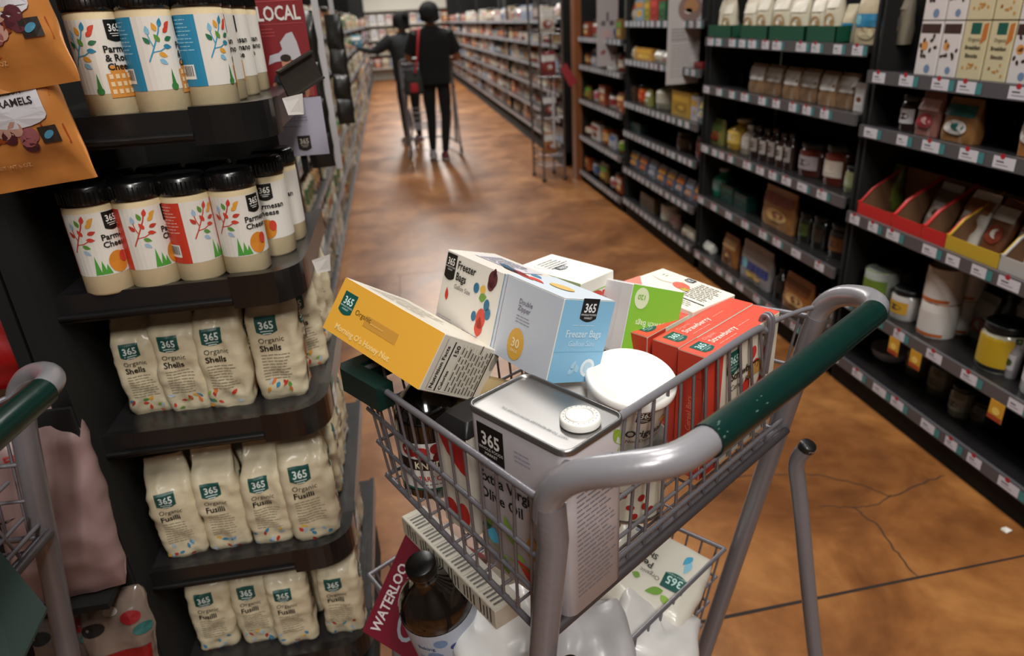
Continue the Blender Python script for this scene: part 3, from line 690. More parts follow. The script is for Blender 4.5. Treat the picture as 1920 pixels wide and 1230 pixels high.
c.build('freezer_bag_box',(.024,.997,.998),(.453,-.891,-.008),0,(.279,.133,.951),label='white and blue freezer bag carton lying on top of the heap in the cart',cat='box')
# yellow carton
L,Wd,H=.201,.132,.078
c=Carton(L,Wd,H,M('d9d2c4',.45,0,.05,40.,.1))
p=Pr(); p.rect(.0003,.0003,L-.0003,H-.0003,'e0a63c',.1); p.L=1; p.badge(.026,.047,.027,'0f5148','c9e0da',True,1.15)
p.text('Organic',.046,.040,.0105,'5c4416','l'); p.text('Morning O\'s Honey Nut',.022,.009,.0115,'ecd08a','l',True); p.rect(.068,.032,.134,.047,'c58f3c'); p.L=2; p.lines(.08,.040,.035,1,.004,'dcae5c',.3)
c.pr('front',p)
p=Pr(); p.rect(.012,.004,.062,H-.004,'dcd6c8',.1)
p.L=1; p.rect(.010,.004,.0106,H-.004,'3a352e',.1); p.text('Nutrition Facts',.020,.006,.0095,'16130f','l',True,90); p.rect(.026,.004,.0285,H-.006,'16130f',.1); p.text('150',.040,.052,.011,'16130f','l',True,90); p.text('Calories',.038,.006,.008,'16130f','l',True,90)
for i in range(9): p.rect(.045+i*.0075,.005,.0455+i*.0075,H-.006,'8d867a',.1)
for i in range(9):
    rr=random.Random(i); y=.006
    while y<H-.012: l=rr.uniform(.005,.014); p.rect(.0475+i*.0075,y,.050+i*.0075,y+l,'5d564c',.1); y+=l+.003
p.rect(.112,.004,.1145,H-.006,'16130f',.1); p.ell(.124,.06,.006,.012,'9a9488')
c.pr('right',p)
p=Pr(); p.lines(.02,.10,.12,8,.01,'a9a294',.2); c.pr('top',p)
c.build('cereal_box',(-.134,.923,1.036),(.614,-.772,-.167),0,(.524,.24,.817),label='tilted yellow cereal carton leaning over the front left corner of the cart',cat='box')
# green end sandwich bag carton, upside down
L,Wd,H=.092,.16,.107
c=Carton(L,Wd,H,M('dcdadc',.42,0,.05,40.,.15))
p=Pr(); p.rect(.0003,.0003,L-.0003,H-.0003,'7fbb3c',.1); p.L=1; p.badge(.045,.093,.030,'14160f','e6ead8',True,1.0)
p.text('PLASTIC',.046,.070,.006,'a9cf7c','c'); p.text('Sandwich Bags',.046,.052,.0125,'cfe3b0','c',True,0,.85)
p.L=2; p.ell(.074,.019,.0125,.016,'cfdcb8'); p.L=3; p.text('120',.074,.014,.010,'7fae4a','c',True)
c.pr('front',p,flipmod(L/2,H/2))
p=Pr(); p.rect(.03,.004,.13,H-.004,'d4d2d8',.1); p.L=1; p.lines(.05,.08,.06,3,.008,'a8a6ae',.2); c.pr('left',p)
p=Pr(); p.lines(.006,.06,.06,3,.012,'b8b6be',.2); p.L=1; p.leaf(.01,.15,.03,.014,60,'c83a2c'); p.lines(.02,.1,.05,2,.01,'8a8890',.2); c.pr('top',p)
c.build('sandwich_bag_box',(.284,.881,.956),(.927,.181,-.328),0,(.274,.268,.924),label='green ended sandwich bag carton with upside-down lettering, behind the freezer bag carton',cat='box')
# strawberry cereal bar cartons standing on end along the gate
def bars(v,label,u0=.352):
    L,Wd,H=.206,.044,.200
    c=Carton(L,Wd,H,M('d8d0bf',.42,0,.05,40.,.15))
    p=Pr(); p.rect(.0003,.0003,L-.0003,Wd-.0003,'d8523f',.1); p.L=1; p.badge(.026,.022,.026,'0f5148','bcdad6',True,1.1)
    p.text('Organic',.046,.031,.0095,'e8a598','l'); p.text('Strawberry',.046,.0175,.0145,'f0c8bc','l',True); p.lines(.05,.010,.06,1,.004,'e39c8c',.25); p.lines(.12,.021,.04,1,.004,'e39c8c',.25); p.rect(0,Wd-.002,L,Wd-.0015,'b8402f',.1); c.pr('top',p)
    p=Pr(); p.rect(.0003,.0003,Wd-.0003,H-.0003,'c4402e',.1); p.L=1; p.rect(.0003,.165,Wd,.166,'a83324',.1); p.text('Strawberry Cereal Bars',.026,.02,.012,'d9705c','l',True,90); c.pr('left',p)
    p=Pr(); p.L=0; p.rect(.0003,.0003,.045,H-.0003,'c43a2a',.02); p.L=1
    p.badge(.075,.165,.034,'0f5148','bcdad6',True,1.1); rr=random.Random(5)
    for i in range(9): x=.03+rr.random()*.14; y=.02+rr.random()*.12; p.ell(x,y,.011,.013,'c8352a'); 
    p.L=2; p.leaves(.11,.06,.03,['4c8a3a','c8352a','e0b24a','3c7a3c','d9c6a0','c8352a'],4,14,1.8); p.text('Strawberry',.07,.135,.018,'2a241c','l',True); p.text('Cereal Bars',.07,.118,.014,'2a241c','l')
    p.L=3; p.rect(.12,.12,.16,.14,'b98a4a',.02); p.ell(.15,.09,.02,.012,'b8742f'); p.ell(.13,.16,.009,.011,'c8352a'); p.ell(.168,.15,.008,.01,'c8352a')
    c.pr('front',p)
    c.build('cereal_bar_box',W(u0,v,.786),CU,0,(0,0,1),label=label,cat='box')
bars(.041,'red strawberry bar carton standing upright against the rear gate of the cart')
bars(.087,'red strawberry bar carton directly behind the one against the gate',.356)
bars(.140,'third red strawberry carton, under the white printed carton',.356)
# white carton lying on the strawberry boxes
c=Carton(.148,.112,.020,M('eae5d8',.42,0,.05,40.,.15))
p=Pr(); p.ell(.035,.083,.030,.020,'e3d8bc'); p.L=1; p.ell(.034,.083,.029,.019,'ece6d8'); p.ell(.072,.07,.018,.012,'df6a58',-.3); p.ell(.085,.062,.009,.006,'c9b44a'); p.badge(.068,.1,.018,'2a2a34','d8d8dc',False,.8)
p.lines(.09,.10,.05,10,.0062,'6b675e',.22,3); p.rect(.082,.03,.145,.0325,'3a3833',.1); p.lines(.08,.024,.06,3,.006,'8b867a',.2); p.poly([(.0005,.0005),(.05,.0005),(.0005,.05)],'e08474'); p.L=2; p.text('S S',.02,.083,.01,'55524a','l')
c.pr('top',p)
c.build('white_carton',(.336,1.049,.984),(.51,-.857,-.074),0,(.073,-.045,.996),label='flat white carton with tiny print lying on the strawberry cartons',cat='box')
# white carton behind the freezer bags
c=Carton(.078,.132,.20,M('e9e6dc',.42,0,.05,40.,.15))
p=Pr(); p.ell(.03,.10,.02,.02,'d8d4c8'); p.L=1; p.lines(.02,.11,.045,5,.008,'6a7080',.25); p.badge(.035,.07,.02,'2f3440','d8d8dc',False,.8); c.pr('top',p)
p=Pr(); p.rect(.0,.185,.132,.2,'b9cf9a',.1); p.L=1; p.ell(.03,.17,.02,.012,'c8473a'); p.ell(.065,.178,.01,.008,'df8a7a'); p.rect(.09,.15,.1,.185,'c83a2c',.1); p.lines(.02,.14,.09,4,.008,'8a8780',.2); c.pr('left',p); 
p=Pr(); p.rect(.0,.178,.078,.18,'9abf6a',.1); p.ell(.03,.17,.02,.009,'c8473a'); p.rect(.05,.14,.06,.175,'c83a2c',.1); c.pr('front',p)
c.build('white_carton',W(.335,.247,.85),CU,0,(0,0,1),label='upright white carton poking up behind the freezer bag carton',cat='box')
# olive oil tin
def tin():
    e=empty('olive_oil_tin',W(.092,.094,.768),TH,'large silver-topped rectangular olive oil tin standing behind the left post','tin')
    w_,d_,h_=.100,.158,.236
    lf=Loft([(0,w_-.008,d_-.008,.012,0,0),(.004,w_,d_,.014,0,0),(h_-.004,w_,d_,.014,0,0)],k=5,m1=3,m3=3)
    TM=M('cfcdd4',.35,.0,.1,30.,.3); b=MB(); lf.body(b,TM,top=False)
    p=Pr()  # the left (long) face is centred at arc length -(w/2 + d/2)
    q=-(w_/2-.014)-pi*.014/2-(d_-.028)/2
    p.L=0; p.badge(q-.040,.192,.045,'0d0c0b','e6e4e0',True,1.25)
    p.text('Mediterranean Blend',q-.066,.158,.0108,'2a2828','l',False,0,.9); p.text('Extra Virgin',q-.066,.138,.0215,'17171a','l',True,0,.95); p.text('Olive Oil',q-.066,.113,.0215,'17171a','l',True,0,.95)
    p.lines(q+.0,.205,.03,3,.006,'9b98ad',.25); p.lines(q-.066,.024,.05,2,.006,'8d8b96',.2)
    p.L=1; p.stroke([(q-.07,.05),(q-.03,.036),(q+.02,.038),(q+.068,.062)],.002,'86a83e')
    for x,y,l,ww,a,cc in ((-.055,.078,.03,.016,70,'6f8a2a'),(-.018,.082,.042,.016,110,'7ea13a'),(-.047,.058,.026,.022,80,'4fb0d4'),(-.058,.068,.02,.012,20,'14684a'),(.022,.078,.042,.02,88,'d08a28'),(.050,.085,.036,.012,95,'63b4dc'),(.060,.068,.03,.016,100,'126a4c'),(-.03,.024,.034,.014,115,'5f8a30'),(.018,.030,.058,.02,150,'c22f22'),(.056,.036,.03,.014,140,'6f9a3a'),(.0,.05,.02,.008,160,'86a83e')): p.leaf(q+x,y,l,ww,a,cc)
    p.L=0; p.text('NET 3L',q+.02,.012,.009,'77757f','l'); p.rect(q-.074,.166,q+.074,.1665,'9b99a6',.01)
    # rear short face : dark text columns
    p.L=0; p.lines(-.035,.20,.07,26,.0068,'77747e',.2,5); p.leaf(.036,.215,.03,.014,-60,'8aa83a'); p.leaf(.044,.19,.026,.012,-50,'a3b84a'); p.leaf(-.04,.205,.03,.014,30,'93b04a')
    p.emit(b,lambda x,y,o:lf.pt(x,y,o),.0006); b.build('tin_body',e)
    b=MB(); l2=Loft([(h_-.006,w_+.003,d_+.003,.0155,0,0),(h_-.001,w_+.004,d_+.004,.016,0,0),(h_+.0015,w_+.002,d_+.002,.015,0,0),(h_+.0015,w_-.003,d_-.003,.012,0,0),(h_-.002,w_-.006,d_-.006,.011,0,0)],k=6,m1=3,m3=3); l2.body(b,M('8c8a89',.34,.9,.03,12.)); 
    pp=Pr(); pp.text('NOT TO BE REFILLED WITH OTHER OIL',-.004,-.06,.0058,'3c4a4c','l',False,90); pp.emit(b,lambda x,y,o:Vector((x-.02,y,h_-.0018+o)),.0003); b.build('lid_plate',e)
    b=MB(); b.lathe([(.0,.0),(.021,.0),(.023,-.002),(.023,-.009)][::-1],M('e6e4df',.35),32,Matrix.Translation((.008,-.048,h_+.0085)))
    b.lathe([(.0165,.0),(.0165,.0014),(.0145,.0014),(.0145,.0)],M('d8d6d2',.35),32,Matrix.Translation((.008,-.048,h_+.0085)))
    pp=Pr(); 
    for i in range(20): a=2*pi*i/20; pp.ell(.008+.0188*cos(a),-.048+.0188*sin(a),.0008,.0008,'6d6c6a',0,6)
    pp.emit(b,lambda x,y,o:Vector((x,y,h_+.0087+o)),.0002); o=b.build('spout_cap',e); o['label']='round white plastic spout cap'
tin()
# glass juice jug
def jug(label,name,loc,rz,r,h,lab,glass='0c0908',capc='1a1413'):
    e=empty(name,loc,rz,label,'bottle'); GL=M(glass,.08,0,.0,50.,1.)
    prof=[(0,0,),(.9*r,0),(r,.006),(r,h*.60),(r*.97,h*.66),(r*.82,h*.73),(r*.55,h*.80),(r*.36,h*.86),(r*.33,h*.91),(r*.38,h*.915),(r*.38,h*.935),(r*.33,h*.94)]
    b=MB(); b.lathe(prof,GL,40); b.build('glass_body',e)
    b=MB(); b.lathe([(0,h),(r*.36,h),(r*.4,h-.003),(r*.4,h*.94)][::-1],M(capc,.35,.2),28); b.build('cap',e)
    lf=Loft([(0,2*r,2*r,r,0,0),(h,2*r,2*r,r,0,0)]); b=MB(); lab.emit(b,lambda x,y,o:lf.pt(x,y,o),.0006); b.build('label',e); return e
p=Pr(); p.rect(-.11,.020,.11,.098,'d2cfca'); p.L=1; p.rect(-.11,.020,.11,.0235,'1c5a48'); p.rect(-.11,.054,.11,.072,'201412')
p.text('KNUDSEN',-.002,.0565,.0165,'dcd2b8','c',True,0,.85); p.text('TART CHERRY',0,.036,.0115,'b3342c','c',True,0,.8); p.lines(-.03,.030,.06,1,.004,'5a3a36',.25); p.ell(-.04,.086,.013,.011,'8f1f22'); p.ell(-.022,.082,.012,.01,'a82a2a'); p.ell(.0,.088,.010,.009,'8f1f22'); p.L=2; p.lines(.012,.094,.025,4,.005,'8a8782',.22); p.ell(.005,.074,.012,.01,'6d1517'); p.leaf(.01,.05,.018,.008,20,'3c6a3c')
jug('dark glass cherry juice bottle inside the front left of the cart','juice_bottle',W(.088,.325,.79),R_(10),.047,.20,p)
# tomato carton between the bottle and the tin
e=empty('broth_carton',W(.085,.222,.785),TH,'narrow red and white carton with tomatoes between juice bottle and olive oil tin','carton')
c=Carton(.07,.062,.155,M('d9d3c6',.42,0,.05,40.,.1)); p=Pr(); p.poly([(.001,.153),(.061,.153),(.061,.095),(.045,.1),(.02,.12),(.001,.15)],'b8231f'); p.ell(.018,.03,.013,.015,'b8231f'); p.ell(.044,.03,.012,.018,'c22c22'); p.rect(.0,.15,.062,.155,'22201e',.1); p.L=1; p.leaf(.03,.02,.016,.008,30,'7a8a2a'); c.pr('left',p)
o=c.mb.build('carton_body'); o.parent=e; o.location=(-.035,-.031,0)
b=MB(); l=Loft([(.155,.072,.064,.004,0,0),(.158,.072,.064,.004,0,0),(.172,.05,.045,.006,0,0)]); l.body(b,M('1b1a1a',.4)); b.build('lid',e)
# creamer tub standing on a tomato can
def can(label,loc,rz,r,h,pr,body='cfc8b6',name='food_can',cat='can'):
    e=empty(name,loc,rz,label,cat); b=MB(); b.lathe([(0,.003),(r-.003,.003),(r-.002,0),(r,.001),(r,.004),(r-.001,.006),(r-.001,h-.006),(r,h-.004),(r,h-.001),(r-.002,h),(r-.003,h-.003),(0,h-.003)],M('b5b3b2',.25,.9),40); b.build('can_body',e)
    lf=Loft([(0,2*r,2*r,r,0,0),(h,2*r,2*r,r,0,0)],k=9); b=MB(); lf.body(b,M(body,.4,0,.04,40.,.1),z0=0,z1=h,top=False,bottom=False)
    for i,v in enumerate(b.v): b.v[i]=(v[0],v[1],.007 if v[2]<h/2 else h-.007)
    pr.emit(b,lambda x,y,o:lf.pt(x,y,o),.0006); b.build('label',e); return e
p=Pr(); p.badge(.032,.088,.022,'0f5148','c9e0da',False,.9); p.text('Organic',.0,.068,.009,'2a2622','l'); p.text('Diced',.0,.053,.0155,'191613','l',True); p.text('Tomatoes',.0,.036,.0155,'191613','l',True); p.rect(-.04,.068,-.018,.082,'2b5f7a'); p.L=1; p.text('365',-.038,.071,.01,'cfe0e6','l',True)
p.L=0
for i,(x,y) in enumerate(((-.05,.03),(-.035,.045),(-.02,.022),(-.06,.05),(.0,.018),(-.03,.03),(.05,.02),(-.045,.015))): p.ell(x,y,.006,.0045,'a8231f',i); 
p.leaves(-.03,.1,.02,['c9a23a','8a8f3a','b8402f'],2,6,2.)
can('cream coloured can of diced tomatoes at the bottom of the cart behind the gate',W(.258,.098,.775),TH+.1,.053,.118,p)
e=empty('creamer_tub',W(.258,.110,.895),TH,'round white lidded tub tipped behind the gate beside the tin','tub'); e.rotation_euler=(R_(13),R_(-4),TH)
lf=Loft([(0,.094,.094,.047,0,0),(.003,.099,.099,.0495,0,0),(.082,.111,.111,.0555,0,0)],k=9); b=MB(); lf.body(b,M('d5cfc4',.4,0,.04,40.,.1)); b.build('tub_body',e)
p=Pr(); p.badge(-.028,.070,.024,'14110f','d8d4cc',False,1.0); p.text('Original',-.048,.032,.0175,'1b1815','l',True); p.text('Non-Dairy Creamer',-.045,.021,.0085,'3a352f','l')
for x,y,a,cc in ((.035,.062,80,'d0732c'),(.018,.07,60,'7fb9d6'),(.006,.052,-10,'d99a34'),(.02,.048,20,'b8352c'),(.035,.04,55,'2a8a6a'),(.026,.036,30,'2f7fa0'),(.05,.05,100,'c8402e'),(.045,.075,50,'b9c3cf'),(.06,.03,60,'c8402e'),(.066,.06,80,'5c8f3a')): p.leaf(x,y,.017,.0085,a,cc)
b=MB(); p.emit(b,lambda x,y,o:lf.pt(x,y,o),.0006); b.build('label',e)
b=MB(); b.lathe([(.0555,.080),(.0595,.080),(.0600,.083),(.0595,.090),(.057,.0925),(.053,.0925),(.051,.0905),(0,.0905)],M('ece9e4',.38),48); o=b.build('lid',e); o['label']='white round plastic lid'
# crumpled white bags under the lid and other soft packs inside the basket
def soft(name,cat,label,loc,rot,w_,h_,d_,m,pr=None,seed=1,amp=.006,mod=None,group=None):
    rows=[(0,w_*.9,.004,.002,0,0),(h_*.05,w_*.96,d_*.35,.012,0,0),(h_*.2,w_,d_*.85,d_*.4,0,0),(h_*.5,w_*1.01,d_,d_*.45,0,0),(h_*.8,w_,d_*.85,d_*.4,0,0),(h_*.95,w_*.96,d_*.35,.012,0,0),(h_,w_*.9,.004,.002,0,0)]
    lf=Loft(rows,amp=amp,freq=13.,seed=seed,k=5,m1=8,m3=2); b=MB(); lf.body(b,m,nz=.008)
    if pr: pr.emit(b,lambda x,y,o:lf.pt(x,y,o),.0014,.0004,mod=mod)
    o=b.build(name); o.matrix_world=Matrix.Translation(loc)@Matrix(rot).transposed().to_4x4(); return tag(o,label,cat,group)
def frame3(n,up):
    """columns x,y,z of a pack whose printed front looks along n and whose top points along up"""
    n=Vector(n).normalized(); up=Vector(up); z=(up-n*up.dot(n)).normalized(); y=-n; x=y.cross(z); return (x,y,z)
PLW=M('f0efee',.3,0,.5,22.,.4)
soft('crumpled_bag','bag','crumpled white plastic bag squeezed under the freezer bag carton beside the lid',W(.175,.17,.905),frame3((-.2,-.5,.8),(.3,.5,.5)),.11,.10,.05,PLW,seed=5)
soft('snack_bag','bag','tan snack bag wedged behind the olive oil tin',W(.155,.27,.79),frame3(-CU*1.-CV*.3,(0,0,1)),.12,.17,.05,M('a08a62',.35,0,.5,25.,.4,0,.25,14.),seed=8)
# ---- lower basket
p=Pr(); p.rect(.0,.0,.001,.001,'d9d3d2'); 
L,Wd,H=.19,.12,.125
c=Carton(L,Wd,H,M('6d1427',.42,0,.05,40.,.1)); p=Pr(); p.text('WATERLOO',.012,.094,.026,'cfc6c8','l',True,0,.84); p.L=1; p.ell(.06,.05,.04,.022,'9aa0aa'); p.L=2; p.ell(.06,.05,.033,.016,'6d1427'); p.L=1; p.text('SPARKLING WATER',.02,.01,.010,'b8a8ac','l'); p.ell(.15,.04,.02,.02,'8f1f2c'); c.pr('front',p); c.pr('top',Pr().text('WATERLOO',.012,.05,.022,'cfc6c8','l',True,0,.84))
_x=(atz(765,990,.60)-atz(698,1140,.49)).normalized(); _r=(atz(815,1060,.56)-atz(765,990,.60)).normalized()
_z=(-_r-_x*(-_r).dot(_x)).normalized()
c.build('sparkling_water_box',atz(765,990,.60)-_x*.19-_z*.125,_x,0,_z,label='dark red sparkling water carton standing tilted in the lower basket',cat='box')
p=Pr(); p.rect(-.13,.008,.13,.150,'b4bfd0'); p.L=1; p.ell(-.02,.128,.011,.010,'6f8fb8'); p.ell(.0,.112,.008,.007,'2a3f80')
for x,y,r_,cc in ((-.035,.095,.0135,'6f8fb8'),(-.02,.074,.008,'2a3f80'),(-.045,.066,.010,'9fb3cc'),(-.01,.05,.012,'3a5a98'),(-.06,.085,.007,'8aa0c0'),(-.03,.035,.014,'5c80b0')): p.ell(x,y,r_,r_*.85,cc)
p.lines(.005,.115,.04,12,.006,'7d97ba',.3); p.text('Baking',-.06,.113,.011,'2a4a80','l',True); p.leaf(-.06,.055,.016,.007,20,'3c7a4c')
e=jug('upturned looking dark bottle with a blue dotted label in the lower basket','detergent_bottle',(0,0,0),0,.060,.25,p,'140d09','0c0a09')
_c=atz(787,1055,.68); _up=(_c-atz(828,1150,.55)).normalized(); 
_n=Vector((0,0,CAM_H))-_c; X,Y,Z=frame3(_n,_up) ; _z=_up; _y=(-_n-_z*(-_n).dot(_z)).normalized(); _x=_y.cross(_z)
e.matrix_world=Matrix.Translation(_c-_up*.25)@Matrix((_x,_y,_z)).transposed().to_4x4()
# long nutrition panel carton lying in the lower basket
c=Carton(.27,.045,.035,M('cfc8b8',.45,0,.05,40.,.1)); p=Pr(); 
for i in range(30): p.rect(.01+i*.0085,.006,.0135+i*.0085,.026+(i%3)*.004,'4a453c' if i%5 else 'cfc8b8',.1)
c.pr('top',p.nxt()); c.pr('front',p)
_a=atz(752,968,.66); _b=atz(945,1165,.66); _d=(_b-_a).normalized()
c.build('long_carton',_a-Vector((0,0,.035)),_d,0,(0,0,1),label='long cream carton with lines of small print below the left side of the upper basket',cat='box')
p=Pr(); p.badge(-.045,.095,.042,'0f5148','bcdad6',True,.85); p.text('Organic',-.02,.1,.012,'4a463c','l'); p.text('Pea',.0,.08,.019,'221f1b','l',True); p.text('Shells',.0,.06,.016,'221f1b','l',True)
for x,y,l,ww,a,cc in ((-.02,.128,.034,.016,30,'6f9a3a'),(-.045,.135,.026,.014,150,'8ab04a'),(.02,.118,.016,.012,0,'6f9a3a'),(.045,.05,.04,.012,40,'b89a5a'),(.05,.08,.03,.011,100,'b89a5a'),(.03,.03,.02,.014,20,'7aa03a'),(.055,.02,.024,.012,60,'8a94a8'),(-.05,.04,.03,.012,70,'4aa0c4'),(-.055,.055,.03,.012,80,'8ac0d8')): p.leaf(x,y,l,ww,a,cc)
_q=[0,0,0]
_up2=(atz(1180,1160,.47)-atz(1250,1030,.49)).normalized()
soft('pea_pasta_bag','pasta bag','white bag of pea pasta lying upside down in the lower basket at the right',atz(1255,1010,.475),frame3((0,-.35,1),_up2),.19,.19,.06,M('d6d1c4',.38,0,.4,28.,.3),p,seed=9,amp=.004)
soft('white_bag','bag','bright white plastic bag at the bottom left of the lower basket',atz(965,1290,.50),frame3((0,-.4,1),atz(930,1150,.56)-atz(965,1290,.50)),.15,.155,.06,PLW,seed=12,amp=.008)
soft('white_bag','bag','greyish white bag right of the left post in the lower basket',atz(1110,1290,.48),frame3((.1,-.4,1),(0,.3,.1)),.17,.13,.05,M('a9a6a8',.35,0,.5,20.,.3),seed=15,amp=.007)
soft('white_bag','bag','white bag with a pointed corner at the lower right of the lower basket',atz(1215,1270,.40),frame3((.2,-.4,.9),(0.2,.35,.1)),.15,.14,.05,M('cfcdcb',.35,0,.5,20.,.3),seed=17,amp=.007)
soft('cream_bag','bag','cream bag lying beneath the pea pasta bag in the lower basket',atz(1150,1140,.42),frame3((0,-.3,1),(.9,.3,0)),.12,.14,.05,M('b9b09c',.4,0,.4,20.,.2),seed=18,amp=.006)
soft('cream_bag','bag','cream bag deep in the lower basket behind the dark bottle',W(.30,.42,.36),frame3((0,-.3,1),CU),.14,.26,.08,M('c2b9a6',.4,0,.4,20.,.2),seed=19,amp=.006)
# ================================================================= goods on the shelving runs
def proj(v):
    d=v-Vector((0,0,CAM_H)); x=d.dot(CR.col[0]); y=d.dot(CR.col[1]); z=d.dot(CR.col[2]); return (960+1305*x/z,615+1305*y/z)
def y_of(px,z,x):
    a,b=.6,9.
    for _ in range(40):
        m=(a+b)/2
        if proj(Vector((x,m,z)))[0]>px: a=m
        else: b=m
    return (a+b)/2
PC={}
def gprint(p,w_,h_,c2,c3,kind,rr):
    """plain printed design in the pack's own colours"""
    if kind=='spots':
        p.rect(-w_*.45,h_*.78,w_*.45,h_*.95,c2,.02); p.ell(-w_*.18,h_*.55,w_*.16,w_*.16,'c98a4a')
        for i in range(9): p.ell(rr.uniform(-.4,.4)*w_,rr.uniform(.3,.75)*h_,w_*.06,w_*.09,'2a1c1a',rr.random()*3,8)
        p.ell(w_*.1,h_*.12,w_*.14,w_*.14,c3)
    elif kind=='cracker':
        p.rect(-w_*.2,h_*.78,w_*.2,h_*.97,'125046',.02); p.text('Organic',0,h_*.66,w_*.16,'2b261c','c'); p.text('Breakfast',0,h_*.52,w_*.17,'2b261c','c',True); p.text('Biscuits',0,h_*.38,w_*.17,'2b261c','c',True)
        for i in range(7): p.ell(rr.uniform(-.4,.4)*w_,rr.uniform(.05,.3)*h_,w_*.06,w_*.04,'b9803c',rr.random()*3,8)
        p.poly([(w_*.25,h_*.6),(w_*.48,h_*.7),(w_*.48,h_*.97),(w_*.3,h_*.95)],'b5692c')
    elif kind=='band':
        p.rect(-w_*.47,h_*.3,w_*.47,h_*.52,c2,.02); p.ell(0,h_*.18,w_*.25,h_*.1,c3)
        p.L=1; p.ell(-w_*.3,h_*.42,w_*.1,w_*.1,'6fb4c4')
    elif kind=='pic':
        p.rect(-w_*.44,h_*.6,w_*.44,h_*.85,c2,.02); p.ell(0,h_*.34,w_*.34,h_*.17,c3); p.L=1; p.ell(w_*.06,h_*.36,w_*.18,h_*.09,c2)
    elif kind=='label':
        p.rect(-w_*.44,h_*.22,w_*.44,h_*.62,c2,.006); p.L=1; p.ell(0,h_*.42,w_*.26,h_*.09,c3)
    elif kind=='low':
        p.rect(-w_*.6,h_*.05,w_*.6,h_*.75,c2,.006); p.L=1; p.rect(-w_*.6,h_*.05,w_*.6,h_*.14,c3,.006)
    elif kind=='top':
        p.rect(-w_*.46,h_*.45,w_*.46,h_*.9,c2,.02); p.lines(-w_*.3,h_*.7,w_*.6,3,h_*.06,'8a8a90',.2)
    return p
def pack(kind,w_,h_,c1,c2,c3,des,seed=1,d=None):
    key=(kind,round(w_,3),round(h_,3),c1,c2,c3,des,d)
    if key in PC: o=PC[key].copy(); COL.objects.link(o); return o,False
    rr=random.Random(seed+int(w_*1000)); p=Pr(); b=MB(); m=M(c1,.42,0,.15,30.,.15)
    if kind=='box':
        dd=d or .06; lf=Loft([(0,w_-.002,dd-.002,.002,0,0),(.001,w_,dd,.002,0,0),(h_,w_,dd,.002,0,0)],k=1); lf.body(b,m,smooth=False)
    elif kind in('pouch',):
        dd=d or .05; lf=Loft([(0,w_*.96,dd*.8,.012,0,0),(h_*.25,w_,dd,.02,0,0),(h_*.6,w_*.98,dd*.85,.018,0,0),(h_*.85,w_*.97,dd*.3,.006,0,0),(h_,w_*.96,.004,.002,0,0)],amp=.004,freq=18.,seed=seed,k=3,m1=4,m3=2); lf.body(b,M(c1,.36,0,.3,40.,.25),nz=.02)
    elif kind in('can','jar','bottle','bowl'):
        r=w_/2
        if kind=='can': pr=[(w_-.002,0),(w_,.003),(w_,h_-.003),(w_-.003,h_)]; 
        elif kind=='jar': pr=[(w_*.94,0),(w_,.006),(w_,h_*.74),(w_*.8,h_*.84)]
        elif kind=='bowl': pr=[(w_*.5,0),(w_*.85,h_*.4),(w_,h_)]
        else: pr=[(w_*.94,0),(w_,.006),(w_,h_*.58),(w_*.8,h_*.7),(w_*.42,h_*.8),(w_*.38,h_*.9)]
        lf=Loft([(z,a,a,a/2,0,0) for a,z in pr],k=4); lf.body(b,M(c1,.2 if kind in('jar','bottle') else .4,0,.05,40.,.4))
    if kind=='tray': pass
    if des: gprint(p,w_,h_,c2,c3,des,rr); p.emit(b,lambda x,y,o:lf.pt(x,y,o),.003 if kind=='pouch' else .0006,.0006)
    if kind=='jar': b.lathe([(w_*.4,h_*.82),(w_*.47,h_*.83),(w_*.47,h_*.98),(w_*.44,h_),(0,h_)],M(c3 if des is None else '16181a',.35,.3),20)
    if kind=='bottle': b.lathe([(w_*.2,h_*.88),(w_*.24,h_*.885),(w_*.24,h_*.99),(0,h_)],M(c3,.35),16)
    if kind=='can': b.lathe([(w_*.49,h_-.001),(w_*.49,h_+.001),(w_*.45,h_+.001),(w_*.45,h_-.002),(0,h_-.002)],M(c3 if des=='low' else '8d8c8a',.3,.6),20)
    nm={'box':'grocery_box','pouch':'grocery_pouch','can':'grocery_can','jar':'grocery_jar','bottle':'grocery_bottle','bowl':'bowl'}[kind]
    o=b.build(nm); PC[key]=o; return o,True
CATN={'box':'box','pouch':'pouch','can':'can','jar':'jar','bottle':'bottle','bowl':'bowl'}
def onshelf(z,pl,pr_,kind,h_,c1,c2,c3,des,label,dx=.0,zo=0.,group=None,d=None,rzj=0.,tilt=0.):
    x=RX+.03+dx; ya=y_of(pl,z,x); yb=y_of(pr_,z,x); w_=abs(ya-yb)*.97
    o,_=pack(kind,w_,h_,c1,c2,c3,des,3,d)
    dd={'box':(d or .06)/2,'pouch':(d or .05)/2}.get(kind,w_/2)
    o.location=(x+dd,(ya+yb)/2,z+zo); o.rotation_euler=(tilt,0,-pi/2+rzj); return tag(o,label,CATN[kind],group)
n1='on the top visible shelf of the nearest bay'
for st,(zo,rw) in enumerate(((0,'lower'),(.158,'upper'))):
    for i,(a,b_,dsn,c1,nm) in enumerate(((1712,1751,'spots','cfc8c6','dark spotted white carton at the left'),(1753,1788,'spots','cfc8c6','dark spotted white carton second from the left'),(1790,1835,'cracker','c3b794','cream biscuit carton at left of its pair'),(1837,1882,'cracker','c3b794','cream biscuit carton at right of its pair'),(1884,1930,'spots','cbc4c2','white spotted carton at the right edge of the photo'))):
        onshelf(1.18,a,b_,'box',.155,c1,'3a2320' if dsn=='spots' else '0','6a7fa0',dsn,'%s, %s row, nearest bay'%(nm,rw),0,zo)
onshelf(1.18,1632,1700,'box',.045,'7a5236','5a3a26','a07048','pic','low brown pack at the left end of the spotted cartons',.10)
